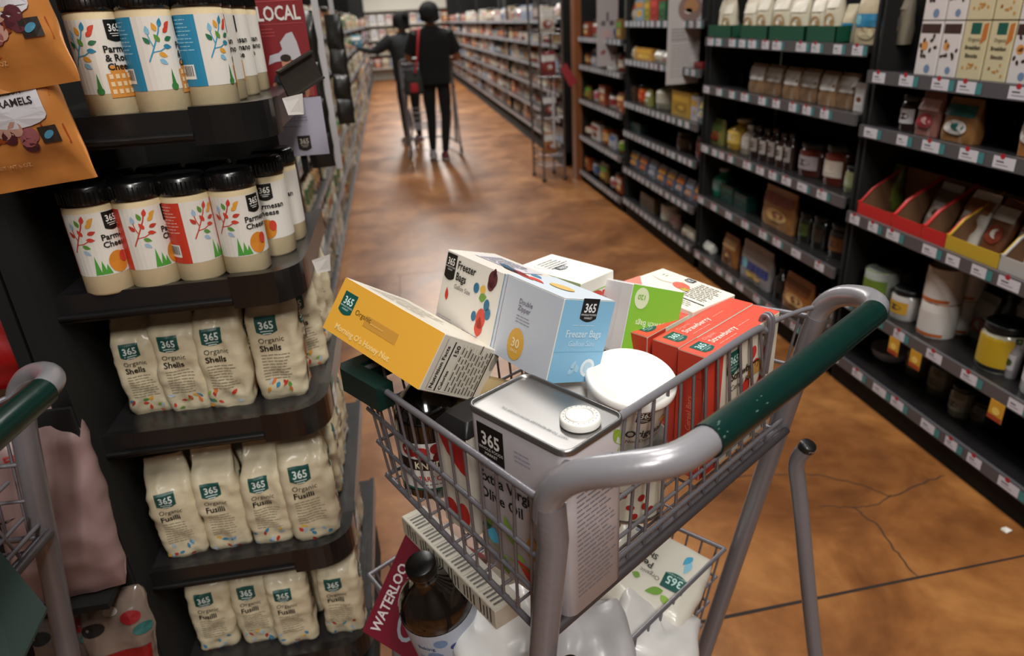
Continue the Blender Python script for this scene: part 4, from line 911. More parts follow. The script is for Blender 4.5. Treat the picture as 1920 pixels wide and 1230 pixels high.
onshelf(1.0,1672,1705,'jar',.115,'2a1c1c','b9b4b8','3a2a2c','label','dark jar with white label on the second shelf of the nearest bay')
onshelf(1.0,1708,1750,'pouch',.13,'8a5a52','c9a09a','8c2a34','pic','pinkish brown pouch beside the dark jar, nearest bay')
onshelf(1.0,1756,1818,'pouch',.125,'8a5f35','1f5a56','b9b4b0','pic','orange and teal pouch beside the pinkish pouch, nearest bay')
onshelf(1.0,1898,1940,'pouch',.19,'a56a3a','1f6a66','c9c4c0','pic','teal banded pouch at the right edge, second shelf of nearest bay')
# tilted display trays on the third shelf
def tray(a,b_,col,label,front=.045,back=.16,depth=.17,z=.69):
    x=RX+.004; ya=y_of(a,z,x); yb=y_of(b_,z,x); w_=ya-yb; m=M(col,.45,0,.05,30.); mi=M('6a4a30',.8); e=empty('display_tray',(x,(ya+yb)/2,z),-pi/2,label,'display tray')
    b=MB(); b.box((0,.002,front/2),(w_,.003,front),m); b.build('front_wall',e)
    for s in (-1,1):
        b=MB(); pts=[(0,0),(depth,0),(depth,back),(.05,back*.55),(.012,front)]
        vs=[Vector((s*w_/2+o,p[0],p[1])) for o in (-.0015,.0015) for p in pts]; n=5
        b.add(vs,[list(range(n))[::-1],list(range(n,2*n))]+[(i,(i+1)%n,n+(i+1)%n,n+i) for i in range(n)],mi); b.tube([(s*w_/2,.0,front),(s*w_/2,.012,front),(s*w_/2,.05,back*.55),(s*w_/2,depth,back)],.0045,m,6); b.build('side_wall',e)
    b=MB(); b.box((0,depth,back/2),(w_,.003,back),mi); b.build('back_wall',e)
    b=MB(); b.box((0,depth/2,.002),(w_,depth,.003),mi); b.build('tray_floor',e); return e
tray(1606,1668,'b8201e','left red display tray on the third shelf of the nearest bay')
tray(1670,1724,'b8201e','empty looking red display tray in the middle of the third shelf')
tray(1726,1768,'b8201e','red display tray holding a white pack, third shelf')
tray(1770,1868,'b8962a','yellow display tray on the third shelf of the nearest bay')
tray(1870,1935,'a9a5a2','white display tray at the right edge of the third shelf')
T_=dict(dx=.05)
onshelf(.69,1634,1672,'pouch',.165,'5a6a26','7a8a34','2a2a14','label','olive green pouch standing in the left red tray',.10)
onshelf(.69,1722,1762,'pouch',.155,'a9a29c','6a5a4c','c9c4bc','pic','white windowed pouch in the right red tray',.06,0,None,None,0,-.25)
onshelf(.69,1772,1822,'pouch',.165,'c4beb4','8a5a3a','7a4a2c','pic','left white and brown pouch leaning in the yellow tray',.04,0,None,None,0,-.3)
onshelf(.69,1824,1866,'pouch',.165,'6a4028','c9c2b8','8a3a2a','pic','brown pouch leaning at the right in the yellow tray',.04,0,None,None,0,-.3)
onshelf(.69,1876,1925,'pouch',.15,'b9b4ae','7a3a34','a8a29c','pic','pale pouch leaning in the white tray at the right edge',.04,0,None,None,0,-.3)
onshelf(.37,1600,1640,'can',.125,'9aa09a','5f7a2a','7a8a3a','low','can with green print at left of the fourth shelf, nearest bay')
onshelf(.37,1618,1660,'jar',.13,'8a8f8c','a9a6a4','1a1a1a','label','black lidded pale jar behind the grip end, fourth shelf',.06)
onshelf(.37,1652,1692,'jar',.11,'a6a3a0','b98f2e','16181a','label','jar with yellow label and black lid on the fourth shelf')
for k,(a,b_,dx,w) in enumerate(((1702,1748,0,'front left'),(1756,1796,.10,'back right'))):
    for j in range(2): onshelf(.37,a,b_,'can',.118,'c2bdb8','c2bdb8','a8541e','low','white and orange can, %s of the %s stack on the fourth shelf'%(['bottom','top'][j],w),dx,j*.12)
onshelf(.37,1808,1846,'pouch',.16,'6f7268','8a8a84','7a3a2e','pic','grey green pouch behind the yellow labelled jar',.13)
onshelf(.37,1848,1872,'bottle',.19,'10201c','10201c','0a2a26',None,'dark green bottle at the back of the fourth shelf',.14)
onshelf(.37,1806,1868,'jar',.15,'a39f8e','b0901f','16181a','low','tall jar with yellow and green label and black lid, fourth shelf')
onshelf(.37,1874,1893,'bottle',.12,'8a868a','b5b1b4','3a4a26','label','small white bottle between two jars, fourth shelf',.03)
onshelf(.37,1894,1945,'bottle',.17,'b4b2b4','c9c6c8','1e5c40','label','white bottle with green cap at the right edge, fourth shelf')
onshelf(.37,1876,1920,'pouch',.17,'7f7a7c','9a9698','6a6668','top','pale grey pouch at the back right of the fourth shelf',.16)
onshelf(.13,1612,1660,'bowl',.05,'b3aeb2','0','0',None,'white bowl on the lowest shelf behind the green grip',.05)
onshelf(.13,1684,1716,'jar',.15,'5e5a4c','8c8878','3a3630','label','tall pale jar at the back of the lowest shelf',.10)
onshelf(.13,1722,1760,'jar',.13,'57523f','6f6a58','4a463a','label','clear jar with olive contents on the lowest shelf',.08)
onshelf(.13,1764,1796,'jar',.11,'6a6654','8f8b7c','4a463a','label','small clear jar right of the olive jar on the lowest shelf',.05)
onshelf(.13,1806,1836,'jar',.08,'3c382e','55503f','2a281f','label','low dark jar at right of the lowest shelf',.08)
for i,(px,z) in enumerate(((1676,.37),(1716,.37),(1868,.37))):
    y=y_of(px,z-.06,RX-.014); b=MB(); b.box((0,0,-.03),(.05,.0015,.06),M('c8922a',.5)); Pr().rect(-.025,-.06,.025,-.045,'9a3a22',.1).ell(.0,-.03,.014,.012,'e0c060').emit(b,lambda x,y_,o:Vector((x,-.0009-o,y_)))
    place(b.build('promotion_tag'),(RX-.014,y,z-.034),-pi/2,'yellow promotion tag hanging under the fourth rail, %s of the three'%['leftmost','middle','rightmost'][i],'tag')
# second bay
for i,(a,b_) in enumerate(((1327,1370),(1387,1437),(1440,1506),(1510,1564))):
    w=['leftmost','second','third','rightmost'][i]
    z=1.26; x=RX+.004; ya=y_of(a,z,x); yb=y_of(b_,z,x); e=empty('green_tray',(x,(ya+yb)/2,z),-pi/2,'%s dark green tray on the top shelf of the second bay'%w,'tray')
    for nm,c_,d_ in (('front_wall',(0,.002,.03),(ya-yb,.004,.06)),('tray_floor',(0,.08,.003),(ya-yb,.16,.005)),('back_wall',(0,.16,.03),(ya-yb,.004,.06))):
        b=MB(); b.box(c_,d_,M('0d4a35',.45,0,.05,30.)); b.build(nm,e)
    for s in (-1,1): b=MB(); b.box((s*(ya-yb-.004)/2,.08,.03),(.004,.16,.06),M('0d4a35',.45,0,.05,30.)); b.build('side_wall',e)
    m_=(a+b_)/2
    for j,(p,q) in enumerate(((a+1,m_),(m_,b_-1))):
        onshelf(z,p,q,'pouch',.19-.02*((i+j)%2),'cfc6b0','ddd6c6','a9855a','pic','cream white bag, %s one in the %s green tray'%(['left','right'][j],w),.02,.006)
n2='second bay'
onshelf(1.26,1570,1592,'pouch',.13,'c3b79c','2f7fa0','c9c0a6','band','narrow cream pouch with blue band on the top shelf, second bay',.03)
onshelf(1.26,1594,1650,'pouch',.19,'b3a486','2c7ba3','c9bb98','band','wide cream pouch with blue band on the top shelf, second bay',.0)
onshelf(1.26,1652,1690,'pouch',.18,'7f7768','9a9080','6a6256','pic','grey brown pouch at the right end of the top shelf, second bay',.04)
for i,(a,b_) in enumerate(((1400,1428),(1430,1460),(1463,1492),(1494,1527),(1529,1560),(1562,1597))):
    onshelf(1.03,a,b_,'pouch',.125,'8a6a4e','d8d4d0','7a5638','top','brown nut bag with white top label, %s of six in the second bay'%['first','second','third','fourth','fifth','sixth'][i],.02+.01*(i%2))
onshelf(1.03,1598,1616,'box',.10,'b9b4b4','c9c6c6','7a3a2a','label','narrow white box right of the nut bags',.02)
onshelf(1.03,1618,1650,'pouch',.13,'8a6440','a9824e','5a4028','pic','brown pouch at the right end of the nut bags',.05)
onshelf(1.03,1326,1392,'box',.06,'1c1a1a','262324','3a3436','pic','dark low carton at the left end of the second shelf, second bay',.12)
for a,b_,k,h_,c1,c2,c3,ds,l in ((1330,1350,'pouch',.13,'6a6a34','3a4a1c','8a2a1c','pic','olive pouch at the left end of the third shelf'),(1352,1380,'bottle',.15,'b08a34','c9a850','c9c4b4','label','yellow bottle on the third shelf of the second bay'),
    (1383,1398,'bottle',.14,'8a7f72','a9a09a','c9c6c0','label','clear bottle right of the yellow bottle'),(1400,1414,'bottle',.15,'2a1a16','8a807c','3a2a22','label','first slim dark bottle of the row of five'),(1416,1430,'bottle',.15,'2c1c18','9a918c','3a2a22','label','second slim dark bottle of the row of five'),
    (1432,1446,'bottle',.16,'2a1a16','8a807c','4a2a22','label','third slim dark bottle of the row of five'),(1448,1461,'bottle',.15,'331d16','a29a94','3a2a22','label','fourth slim dark bottle of the row of five'),(1463,1476,'bottle',.16,'2a1a16','8a807c','3a2a22','label','fifth slim dark bottle of the row of five'),
    (1480,1522,'jar',.14,'4a1d16','8f8588','2a2020','label','red brown jar with grey label on the third shelf'),(1526,1568,'jar',.16,'5a2116','b3a79c','c9b9a9','label','large red brown jar with cream label on the third shelf'),(1571,1598,'jar',.10,'77765a','8f9a6a','a9a89a','label','small pale green jar at the right end of the third shelf')):
    onshelf(.73,a,b_,k,h_,c1,c2,c3,ds,l+(', second bay' if 'second bay' not in l else ''),.02)
for a,b_,k,h_,c1,c2,c3,ds,l in ((1328,1346,'bottle',.15,'1d7a5e','6a9a90','a9aaa4','label','bright green bottle on the fourth shelf'),(1350,1372,'box',.09,'0f3a34','1d5a50','0a2a26','pic','left dark teal box on the fourth shelf'),(1374,1398,'box',.08,'0d332f','1a4a44','0a2a26','pic','right dark teal box on the fourth shelf'),
    (1424,1482,'pouch',.18,'a07040','8a4438','c9a468','pic','gold brown pouch on the fourth shelf'),(1488,1508,'jar',.13,'23281c','4a5a2a','2a2a22','label','dark olive jar right of the gold pouch'),(1512,1534,'jar',.14,'1c1a18','3a3026','2a2622','label','black jar in the middle of three dark jars'),(1538,1574,'jar',.14,'2a1f18','7a4a2a','1a1815','label','dark jar with brown label, right of three dark jars')):
    onshelf(.45,a,b_,k,h_,c1,c2,c3,ds,l+', second bay',.03)
for a,b_,k,h_,c1,c2,c3,ds,l in ((1350,1376,'pouch',.16,'8f5c30','b99468','6a4020','pic','orange brown pouch on the lowest shelf'),(1384,1438,'pouch',.19,'8f8a8c','243a7c','b9985a','band','grey pouch with blue band on the lowest shelf'),(1444,1458,'bottle',.15,'141414','242422','2a2a28','label','slim black bottle on the lowest shelf'),
    (1462,1512,'pouch',.16,'96602f','6a3a1c','c9a06a','pic','orange pouch on the lowest shelf'),(1518,1568,'pouch',.14,'76716c','8f8a86','5c4a3e','pic','grey patterned pouch on the lowest shelf')):
    onshelf(.13,a,b_,k,h_,c1,c2,c3,ds,l+', second bay',.02)
# third bay
for z,rows in ((1.34,((1176,1190,'pouch',.12,'b3a48a','8a3a2a','c9c0b0','pic','cream pouch'),(1191,1206,'box',.13,'7f95a8','c98a3a','d9b04a','pic','pale blue and orange box'),(1207,1217,'box',.12,'8a8a3a','c9a23a','6a7a2a','pic','olive box'),(1218,1232,'box',.13,'a8322a','c9443a','8a1c1c','pic','red box'),(1234,1247,'box',.11,'2a5a3a','3a7a4a','1c3a26','pic','green box'))),
    (1.10,((1176,1189,'pouch',.08,'b9ae94','c9c0a8','a98a5a','pic','cream packet'),(1190,1222,'box',.075,'c08a3a','d9a83a','e0c060','pic','wide orange yellow box'),(1224,1240,'pouch',.07,'b9b2a4','c9c4ba','a98a5a','pic','left white packet'),(1241,1252,'pouch',.065,'b9b2a4','c9c4ba','8a2a24','pic','right white packet'),(1300,1316,'box',.03,'7a1c22','9a2a2c','5a1418','pic','flat dark red box'))),
    (.82,((1178,1190,'box',.10,'3a2a22','4a3a2c','2a1c16','pic','dark brown box'),(1191,1206,'jar',.12,'b0582a','c23a2a','d9a04a','label','orange jar'),(1207,1217,'pouch',.10,'8a8a4a','c9c6c0','9a9a60','pic','olive and white packet'),(1219,1247,'bottle',.18,'b3ae98','c3bfae','a9a694','label','wide cream bottle'),(1258,1292,'box',.14,'a8822a','c9a03a','8a6a1c','pic','yellow stacked box'),(1294,1306,'box',.13,'a9a0a4','b08a3a','8a9ab0','pic','grey and yellow box'),(1307,1320,'pouch',.13,'8a9a9c','b0a04a','c9c6c0','pic','pale blue packet'))),
    (.62,((1178,1200,'box',.06,'12302e','1c4a46','0c2422','pic','dark teal box'),(1262,1280,'jar',.11,'3a2418','4a3222','2a1a12','label','dark brown jar'),(1296,1318,'jar',.13,'7a241a','9a3422','4a1612','label','dark red jar'))),
    (.36,tuple((1180+17*i,1195+17*i,'pouch',.12,['5a6378','4f5a72','6a6f80','586078'][i%4],['b98a3a','c9762e','8a9ab4','c9903a'][i%4],['c98a4a','a9502e','a9a6b0'][i%3],'pic','%s blue grey packet with orange picture'%['first','second','third','fourth','fifth','sixth','seventh','eighth'][i]) for i in range(8))),
    (.13,((1200,1226,'box',.10,'4a3c20','5c4a2a','3a2c16','pic','dark olive crate'),(1232,1250,'can',.10,'c3bdae','c9c4b8','b9b4a6','low','white paper roll'),(1252,1268,'pouch',.09,'8a6a62','a98a84','6a4a44','pic','pinkish brown packet'),(1276,1300,'pouch',.06,'c9c2ae','d3cdbc','a98a7a','pic','left cream packet lying low'),(1302,1332,'pouch',.05,'c9c6c0','d3d0c8','6a8aa4','band','right white packet lying low')))):
    for a,b_,k,h_,c1,c2,c3,ds,l in rows:
        onshelf(z,a,b_,k,h_,c1,c2,c3,ds,'%s on the %s shelf of the third bay'%(l,{1.34:'top',1.10:'second',.82:'third',.62:'fourth',.36:'fifth',.13:'lowest'}[z]),.01)
rr=random.Random(77)
for zi,z in enumerate(B4):
    cs=[('8a3a22','c9c0b0','d9a04a'),('c3bab4','8a2a2a','6a4a44'),('a8562a','c9a06a','7a2a1c'),('9a9aa4','3a5a8a','c9c6c0'),('7a5a2a','5a8a2a','c9a04a'),('c9c4c0','a94a5a','8a8a90')]
    x0=1092
    for i in range(5):
        c1,c2,c3=cs[(i+zi*2)%6]; wd=13+((i*3+zi)%4)
        onshelf(z,x0,x0+wd-2,['box','jar','pouch','bottle'][(i+zi)%4],.11+.02*(i%3),c1,c2,c3,'pic' if (i+zi)%4 in(0,2) else 'label','small %s pack, %s from left on the %s shelf by the wooden column'%({'8a3a22':'red brown','c3bab4':'pinkish white','a8562a':'orange','9a9aa4':'grey blue','7a5a2a':'ochre','c9c4c0':'white'}[c1],['first','second','third','fourth','fifth'][i],['top','second','third','fourth','lowest'][zi]),.01); x0+=wd+1
# far runs: goods packed shoulder to shoulder, seen only as blurred colour
RP=[('c9c0b0','a3322c','8a8a90'),('c9c4c0','8a4a4a','c9a06a'),('b9a88a','7a4a2a','d9c6a0'),('a34a2c','c9c0b0','d9a04a'),('8f99ac','c9c6c0','3a5a8a'),('a8937a','c9c0b0','5a3a26'),('c4b9b4','9a5a5a','c9c6c0'),('7a6a64','b9a9a4','4a3a3a'),('d0c9bc','6a7a8a','b9a06a'),('8a2e2a','c9b9b0','c98a4a')]
LP=[('b7ab8c','6f6a52','8a6a3a'),('c3b99e','4a6a4a','a9824e'),('a89a78','8a4a2a','6a5a3a'),('2a2320','6a5f52','8a8078'),('c9c2b0','8a8a80','b98a4a'),('6a4a34','b99468','3a2a1c'),('8f8478','c9c0b4','5a4a3a'),('b3a894','3c6a3a','a85a2a')]
SN=['top','second','third','fourth','fifth','lowest']
def fill(x,dirx,y0,y1,levels,pal,step,seed,runname,hmax=.17,dark=0.,xo=.03):
    rr=random.Random(seed)
    for zi,z in enumerate(levels):
        y=y0+.03; last=None
        while y<y1-step:
            if rr.random()<.07: y+=step*.7; continue
            ci=rr.randrange(len(pal)); k=rr.choice(['box','pouch','pouch','jar','bottle','box']); 
            for rep in range(rr.choice([1,2,2,3])):
                if y>=y1-step: break
                w_=[.8,.92][ci%2]*step; h_=hmax*[.8,.92,1.][(ci+zi)%3]; c1,c2,c3=pal[ci]
                o,_=pack(k,round(w_,3),round(h_,3),c1,c2,c3,'pic' if k in('box','pouch') else 'label',5,.07 if k in('box','pouch') else None)
                o.location=(x+dirx*(xo+(.035 if k in('box','pouch') else w_/2)+rr.uniform(0,.012)),y+step/2,z); o.rotation_euler=(0,0,-pi/2 if dirx>0 else pi/2)
                nm={'box':'blurred carton','pouch':'blurred packet','jar':'blurred jar','bottle':'blurred bottle'}[k]
                tag(o,'%s on the %s shelf of the %s'%(nm,SN[zi],runname),CATN[k],'%ss on the %s shelf of the %s'%(nm,SN[zi],runname)); y+=step
fr=[1.36,1.14,.92,.7,.46,.22]
fill(RX-.02,1,6.95,10.1,fr,RP,.15,1,'nearest run beyond the wooden column')
fill(RX-.02,1,10.1,14.9,fr,RP,.2,2,'middle of the right run beyond the column')
fill(RX-.02,1,14.9,19.6,fr,RP,.3,3,'farthest part of the right run')
fill(-.44,-1,1.80,4.2,LL,LP,.10,4,'nearest left run behind the end display',.2,0,.006)
fill(-.44,-1,4.2,8.6,LL,LP,.15,5,'left run level with the walking person',.2,0,.004)
fill(-.44,-1,8.6,13.5,LL,LP,.22,6,'left run past the walking person',.2,0,.004)
fill(-.44,-1,13.5,19.3,LL,RP,.32,7,'farthest part of the left run',.18)
# end wall shelving across the aisle
e=empty('end_shelving',(.55,20.3,0),0,'white lit shelving across the far end of the aisle','shelving')
for z in (.3,.65,1.0,1.35,1.7): b=MB(); b.box((0,0,z),(2.4,.4,.03),M('b9b4aa',.5)); b.build('shelf',e)
b=MB(); b.box((0,.22,1.),(2.4,.02,2.),M('c9c4b8',.6)); b.build('back_panel',e)
rr=random.Random(9)
for zi,z in enumerate((.3,.65,1.0,1.35)):
    for i in range(11):
        c1,c2,c3=(RP+[('dcd8d0','a9a6b0','8a8a90')]*3)[rr.randrange(13)]; o,_=pack('box',.17,.24,c1,c2,c3,'pic',2,.08); o.location=(-.5+i*.21,20.15,z+.016); tag(o,'pale blurred carton on the %s shelf across the far end of the aisle'%['lowest','second','third','top'][zi],'box','cartons on the %s end-of-aisle shelf'%['lowest','second','third','top'][zi])
# hanging signs in front of the third and fourth bays
def sign(pxl,pxr,pyt,pyb,y,label,col,top):
    a=aty(pxl,pyt,y); c=aty(pxr,pyb,y); w_=c.x-a.x; zb=aty((pxl+pxr)/2,pyb,y).z; h_=.62
    e=empty('hanging_sign',((a.x+c.x)/2,y,zb),0,label,'sign'); b=MB(); b.box((0,0,h_/2),(w_,.004,h_),M(col,.55)); p=Pr()
    if top:
        p.ell(w_*.15,h_*.62,w_*.36,w_*.36,'8a706a',0,24); p.L=1; p.ell(w_*.18,h_*.64,w_*.22,w_*.18,'b0805a'); p.ell(w_*.1,h_*.6,w_*.12,w_*.08,'c9c0b0'); p.L=0
        p.lines(-w_*.38,h_*.46,w_*.5,4,.016,'7c7878',.3); p.rect(-w_*.4,h_*.36,w_*.4,h_*.365,'8a8686',.5); p.lines(-w_*.38,h_*.33,w_*.76,8,.016,'9a9694',.22); p.lines(-w_*.38,h_*.12,w_*.76,3,.016,'9a9694',.22)
    else:
        p.ell(-w_*.2,h_*.48,w_*.12,w_*.12,'6a666a'); p.ell(w_*.2,h_*.48,w_*.12,w_*.12,'6a5a5e'); p.rect(-w_*.05,h_*.5,w_*.05,h_*.6,'5a565a',.1); p.ell(0,h_*.36,w_*.28,w_*.18,'c4a4a4'); p.ell(-w_*.2,h_*.16,w_*.14,w_*.1,'9a5a5a',.5); p.lines(-w_*.3,h_*.26,w_*.6,3,.016,'a9a6a6',.2)
    p.emit(b,lambda x,y_,o:Vector((x,-.0022-o,y_)),.0006,.0006); b.build('board',e)
    b=MB(); b.tube([(w_*.45,0,h_*.5),(w_*.45+.06,0,h_*.5)],.004,STEEL); b.build('bracket',e)
sign(1254,1308,0,157,3.92,'long white hanging sign with a round dish picture and small print','b9b3b2',True)
sign(1119,1158,0,124,5.42,'narrow pinkish white hanging sign nearer the wooden column','b3abac',False)
# chrome wire rack by the column
e=empty('wire_rack',(1.37,6.45,0),.1,'tall chrome wire rack standing in the aisle before the wooden column','rack')
CHR=M('8d8a8c',.25,.9)
for sx in (-1,1):
    for sy in (-1,1): b=MB(); b.tube([(sx*.1,sy*.16,.03),(sx*.1,sy*.16,1.9)],.011,CHR,10); b.lathe([(0,0),(.018,0),(.018,.03),(0,.03)],BLACKP,12,Matrix.Translation((sx*.1,sy*.16,0))); b.build('post',e)
for z in (.12,.22,.55,.9,1.25,1.6):
    b=MB()
    for sx in (-1,1): b.tube([(sx*.1,-.16,z),(sx*.1,.16,z)],.005,CHR); b.tube([(sx*.1,-.16,z+.04),(sx*.1,.16,z+.04)],.004,CHR)
    for sy in (-1,1): b.tube([(-.1,sy*.16,z),(.1,sy*.16,z)],.005,CHR); b.tube([(-.1,sy*.16,z+.04),(.1,sy*.16,z+.04)],.004,CHR)
    for i in range(7): b.tube([(-.09+i*.03,-.16,z),(-.09+i*.03,.16,z)],.0025,CHR,6,False)
    b.build('wire_shelf',e)
b=MB(); b.box((.0,-.175,.55),(.022,.002,.5),M('b9b6ba',.5)); b.build('label_strip',e)
for i,(z,c1,l) in enumerate(((.915,'7a1c20','red packet'),(.24,'9a6a3a','tan packet'),(.565,'3a3436','dark packet'),(1.265,'c9c2b4','white packet'))):
    o,_=pack('pouch',.13,.2,c1,'b9b4b0','8a3a2a','pic',4,.06); o.location=(1.37,6.36,z); tag(o,'%s standing in the chrome wire rack'%l,'pouch')
# small flag on the rack
b=MB(); b.add([(0,0,0),(.1,-.01,-.16),(.03,-.012,-.2),(-.05,0,-.04)],[(0,1,2,3)],M('8c1a22',.6)); b.add([(0,.002,0),(.1,-.008,-.16),(.03,-.01,-.2),(-.05,.002,-.04)],[(3,2,1,0)],M('8c1a22',.6)); place(b.build('red_ribbon'),(1.50,6.24,1.02),0,'red ribbon hanging beside the wire rack','ribbon')

# packs hanging on clip strips in front of the near left run
for si,(px,y) in enumerate(((598,2.15),(628,3.1))):
    x=aty(px,60,y).x; top=1.50
    b=MB(); b.box((0,0,-.22),(.018,.003,.5),M('b9b6b8',.5)); st=place(b.build('clip_strip'),(x,y,top),.0,'%s white clip strip hanging at the front of the near left shelving'%['nearer','farther'][si],'clip strip')
    for i in range(4):
        o,_=pack('pouch',.07,.13,['15130f','1c1a18'][i%2],'2c2a28','8a8a8a',None,6,.03); o.location=(x+(.0 if si else -.04),y-.02-.004*i,top-.17-.095*i); o.rotation_euler=(0,0,.1*i-.1); tag(o,'small black packet hanging on the %s clip strip by the left shelving'%['nearer','farther'][si],'pouch','packets hanging on the %s clip strip'%['nearer','farther'][si])
# ================================================================= people
def skin_mesh(name,joints,edges,root,sub=2):
    """joints: name -> (pos, radius-x, radius-y)"""
    idx={k:i for i,k in enumerate(joints)}; me=bpy.data.meshes.new(name)
    me.from_pydata([tuple(joints[k][0]) for k in joints],[(idx[a],idx[b]) for a,b in edges],[]); o=bpy.data.objects.new(name,me); COL.objects.link(o)
    md=o.modifiers.new('skin','SKIN'); md.use_smooth_shade=True; md.branch_smoothing=.6
    sk=me.skin_vertices[0].data
    for k,i in idx.items(): sk[i].radius=(joints[k][1],joints[k][2]); sk[i].use_root=(k==root)
    s=o.modifiers.new('sub','SUBSURF'); s.levels=sub; s.render_levels=sub
    dg=bpy.context.evaluated_depsgraph_get(); dg.update(); m2=bpy.data.meshes.new_from_object(o.evaluated_get(dg)); o.modifiers.clear(); o.data=m2; bpy.data.meshes.remove(me)
    for p in m2.polygons: p.use_smooth=True
    return o
SKIN=M('a06a4c',.55,0,.05,60.); BLK=M('040405',1.,0,.25,30.); DGY=M('1b1d20',.85,0,.25,30.); NAVY=M('101a22',.85,0,.25,30.); HAIR=M('0a0807',.95,0,.5,90.)
def person(label,loc,rz,pose,top,pants,arm_skin,hh=1.6,hairfn=None):
    e=empty('person',loc,rz,label,'person'); k=hh/1.6; J=pose; V=lambda *a:Vector(a)*k
    jt={}
    def j(n,x,y,z,r,r2=None): jt[n]=(V(x,y,z),r*k,(r2 or r)*k)
    j('pelvis',0,0,.86,.145,.105); j('waist',0,.0,1.0,.135,.10); j('chest',0,.01,1.17,.155,.105); j('neckb',0,.0,1.325,.075,.07); j('neck',0,.005,1.385,.045); j('head0',0,.02,1.44,.062,.07); j('head',0,.025,1.505,.075,.09); j('headt',0,.02,1.565,.055,.065)
    for s,n in ((-1,'L'),(1,'R')):
        P=J[n]; j('sh'+n,s*.155,0,1.295,.062); j('el'+n,*P['el'],.042); j('wr'+n,*P['wr'],.027); 
        j('hip'+n,s*.085,0,.80,.095); j('kn'+n,*P['kn'],.058); j('an'+n,*P['an'],.036)
        j('cf'+n,*[(a+b)/2 for a,b in zip(P['kn'],P['an'])],.053)
    ed=[('pelvis','waist'),('waist','chest'),('chest','neckb'),('neckb','neck'),('neck','head0'),('head0','head'),('head','headt')]
    for n in 'LR': ed+=[('neckb','sh'+n),('sh'+n,'el'+n),('el'+n,'wr'+n),('pelvis','hip'+n),('hip'+n,'kn'+n),('kn'+n,'cf'+n),('cf'+n,'an'+n)]
    o=skin_mesh('body',jt,ed,'pelvis'); o.parent=e
    for m_ in (top,pants,SKIN): o.data.materials.append(m_)
    for p in o.data.polygons:
        c=p.center/k; mi=0
        if c.z<.86 and abs(c.x)<.23: mi=1
        if c.z>1.345: mi=2
        if arm_skin:
            for s,n in ((-1,'L'),(1,'R')):
                el=Vector(J[n]['el']); sh=Vector((s*.155,0,1.295)); wr=Vector(J[n]['wr']); d=(c-sh).dot((el-sh).normalized()); 
                if abs(c.x)>.175 and d>(el-sh).length*.62: mi=2
        p.material_index=mi
    b=MB()
    Loft([(.80*k,.33*k,.235*k,.10*k,0,0),(.95*k,.33*k,.23*k,.10*k,0,0),(1.1*k,.36*k,.25*k,.11*k,0,0),(1.24*k,.40*k,.25*k,.11*k,0,0),(1.31*k,.37*k,.21*k,.10*k,0,0),(1.35*k,.22*k,.16*k,.075*k,0,0),(1.37*k,.13*k,.12*k,.06*k,0,0)],amp=.007,freq=9.,k=5,m1=3).body(b,top,nz=.03,bottom=False)
    b.build('shirt',e)
    for s,n in ((-1,'L'),(1,'R')):
        el=Vector(J[n]['el']); sh=Vector((s*.15,0,1.30)); b=MB(); b.tube([sh*k,sh.lerp(el,.45)*k,sh.lerp(el,.78 if arm_skin else 1.)*k],[.082*k,.075*k,.072*k if arm_skin else .05*k],top,14); b.build('sleeve',e)
    # hands with five fingers
    for s,n in ((-1,'L'),(1,'R')):
        wr=Vector(J[n]['wr'])*k; d=(wr-Vector(J[n]['el'])*k).normalized(); side=Vector((0,0,1)).cross(d); side=side.normalized() if side.length>.1 else Vector((1,0,0)); dn=d.cross(side)
        hj={'w':(wr-d*.01,.022*k,.016*k),'p':(wr+d*.06*k,.032*k,.014*k)}; he=[('w','p')]
        for i,(off,l) in enumerate(((-.026,.055),(-.009,.066),(.009,.070),(.026,.062))):
            a=wr+d*.085*k+side*off*k; hj['a%d'%i]=(a,.0085*k,.0085*k); hj['b%d'%i]=(a+(d*.8+dn*.35)*l*.55*k,.008*k,.008*k); hj['c%d'%i]=(a+(d*1.1+dn*1.0)*l*.7*k,.0065*k,.0065*k); he+=[('p','a%d'%i),('a%d'%i,'b%d'%i),('b%d'%i,'c%d'%i)]
        hj['t0']=(wr+d*.03*k-side*.03*k*s,.011*k,.011*k); hj['t1']=(wr+d*.065*k-side*.045*k*s+dn*.02*k,.009*k,.009*k); he+=[('w','t0'),('t0','t1')]
        h=skin_mesh('hand',hj,he,'w',1); h.parent=e; h.data.materials.append(SKIN)
    for n in 'LR':
        an=Vector(J[n]['an'])*k; b=MB(); 
        lf=Loft([(0,.085*k,.24*k,.04*k,0,0),(.018*k,.09*k,.25*k,.042*k,0,0)],k=5); lf.body(b,M('b9b4b2',.5)); 
        lf=Loft([(.018*k,.086*k,.24*k,.04*k,0,0),(.05*k,.075*k,.20*k,.036*k,0,-.015*k),(.085*k,.06*k,.10*k,.03*k,0,-.055*k)],k=5); lf.body(b,M('5a1c26',.6,0,.3,60.) if n=='R' else M('8f8a8a',.6,0,.3,60.)); 
        sh=b.build('shoe',e); sh.location=(an.x,an.y+.05*k,an.z-.065*k)
    b=MB()
    # face
    for s in (-1,1): b.lathe([(0,0),(.004,.001),(.008,.004),(.0095,.008),(.008,.012),(.004,.015),(0,.016)],M('e8e4de',.3),10,Matrix.Translation((s*.03*k,.095*k,1.50*k)))
    b.build('eyes',e)
    b=MB(); b.lathe([(.0,.0),(.012,.004),(.009,.02),(.004,.036),(0,.04)],SKIN,10,Matrix.Translation((0,.108*k,1.466*k))); b.build('nose',e)
    b=MB(); b.box((0,.104*k,1.447*k),(.042*k,.008*k,.009*k),M('8a4a42',.5)); b.build('mouth',e)
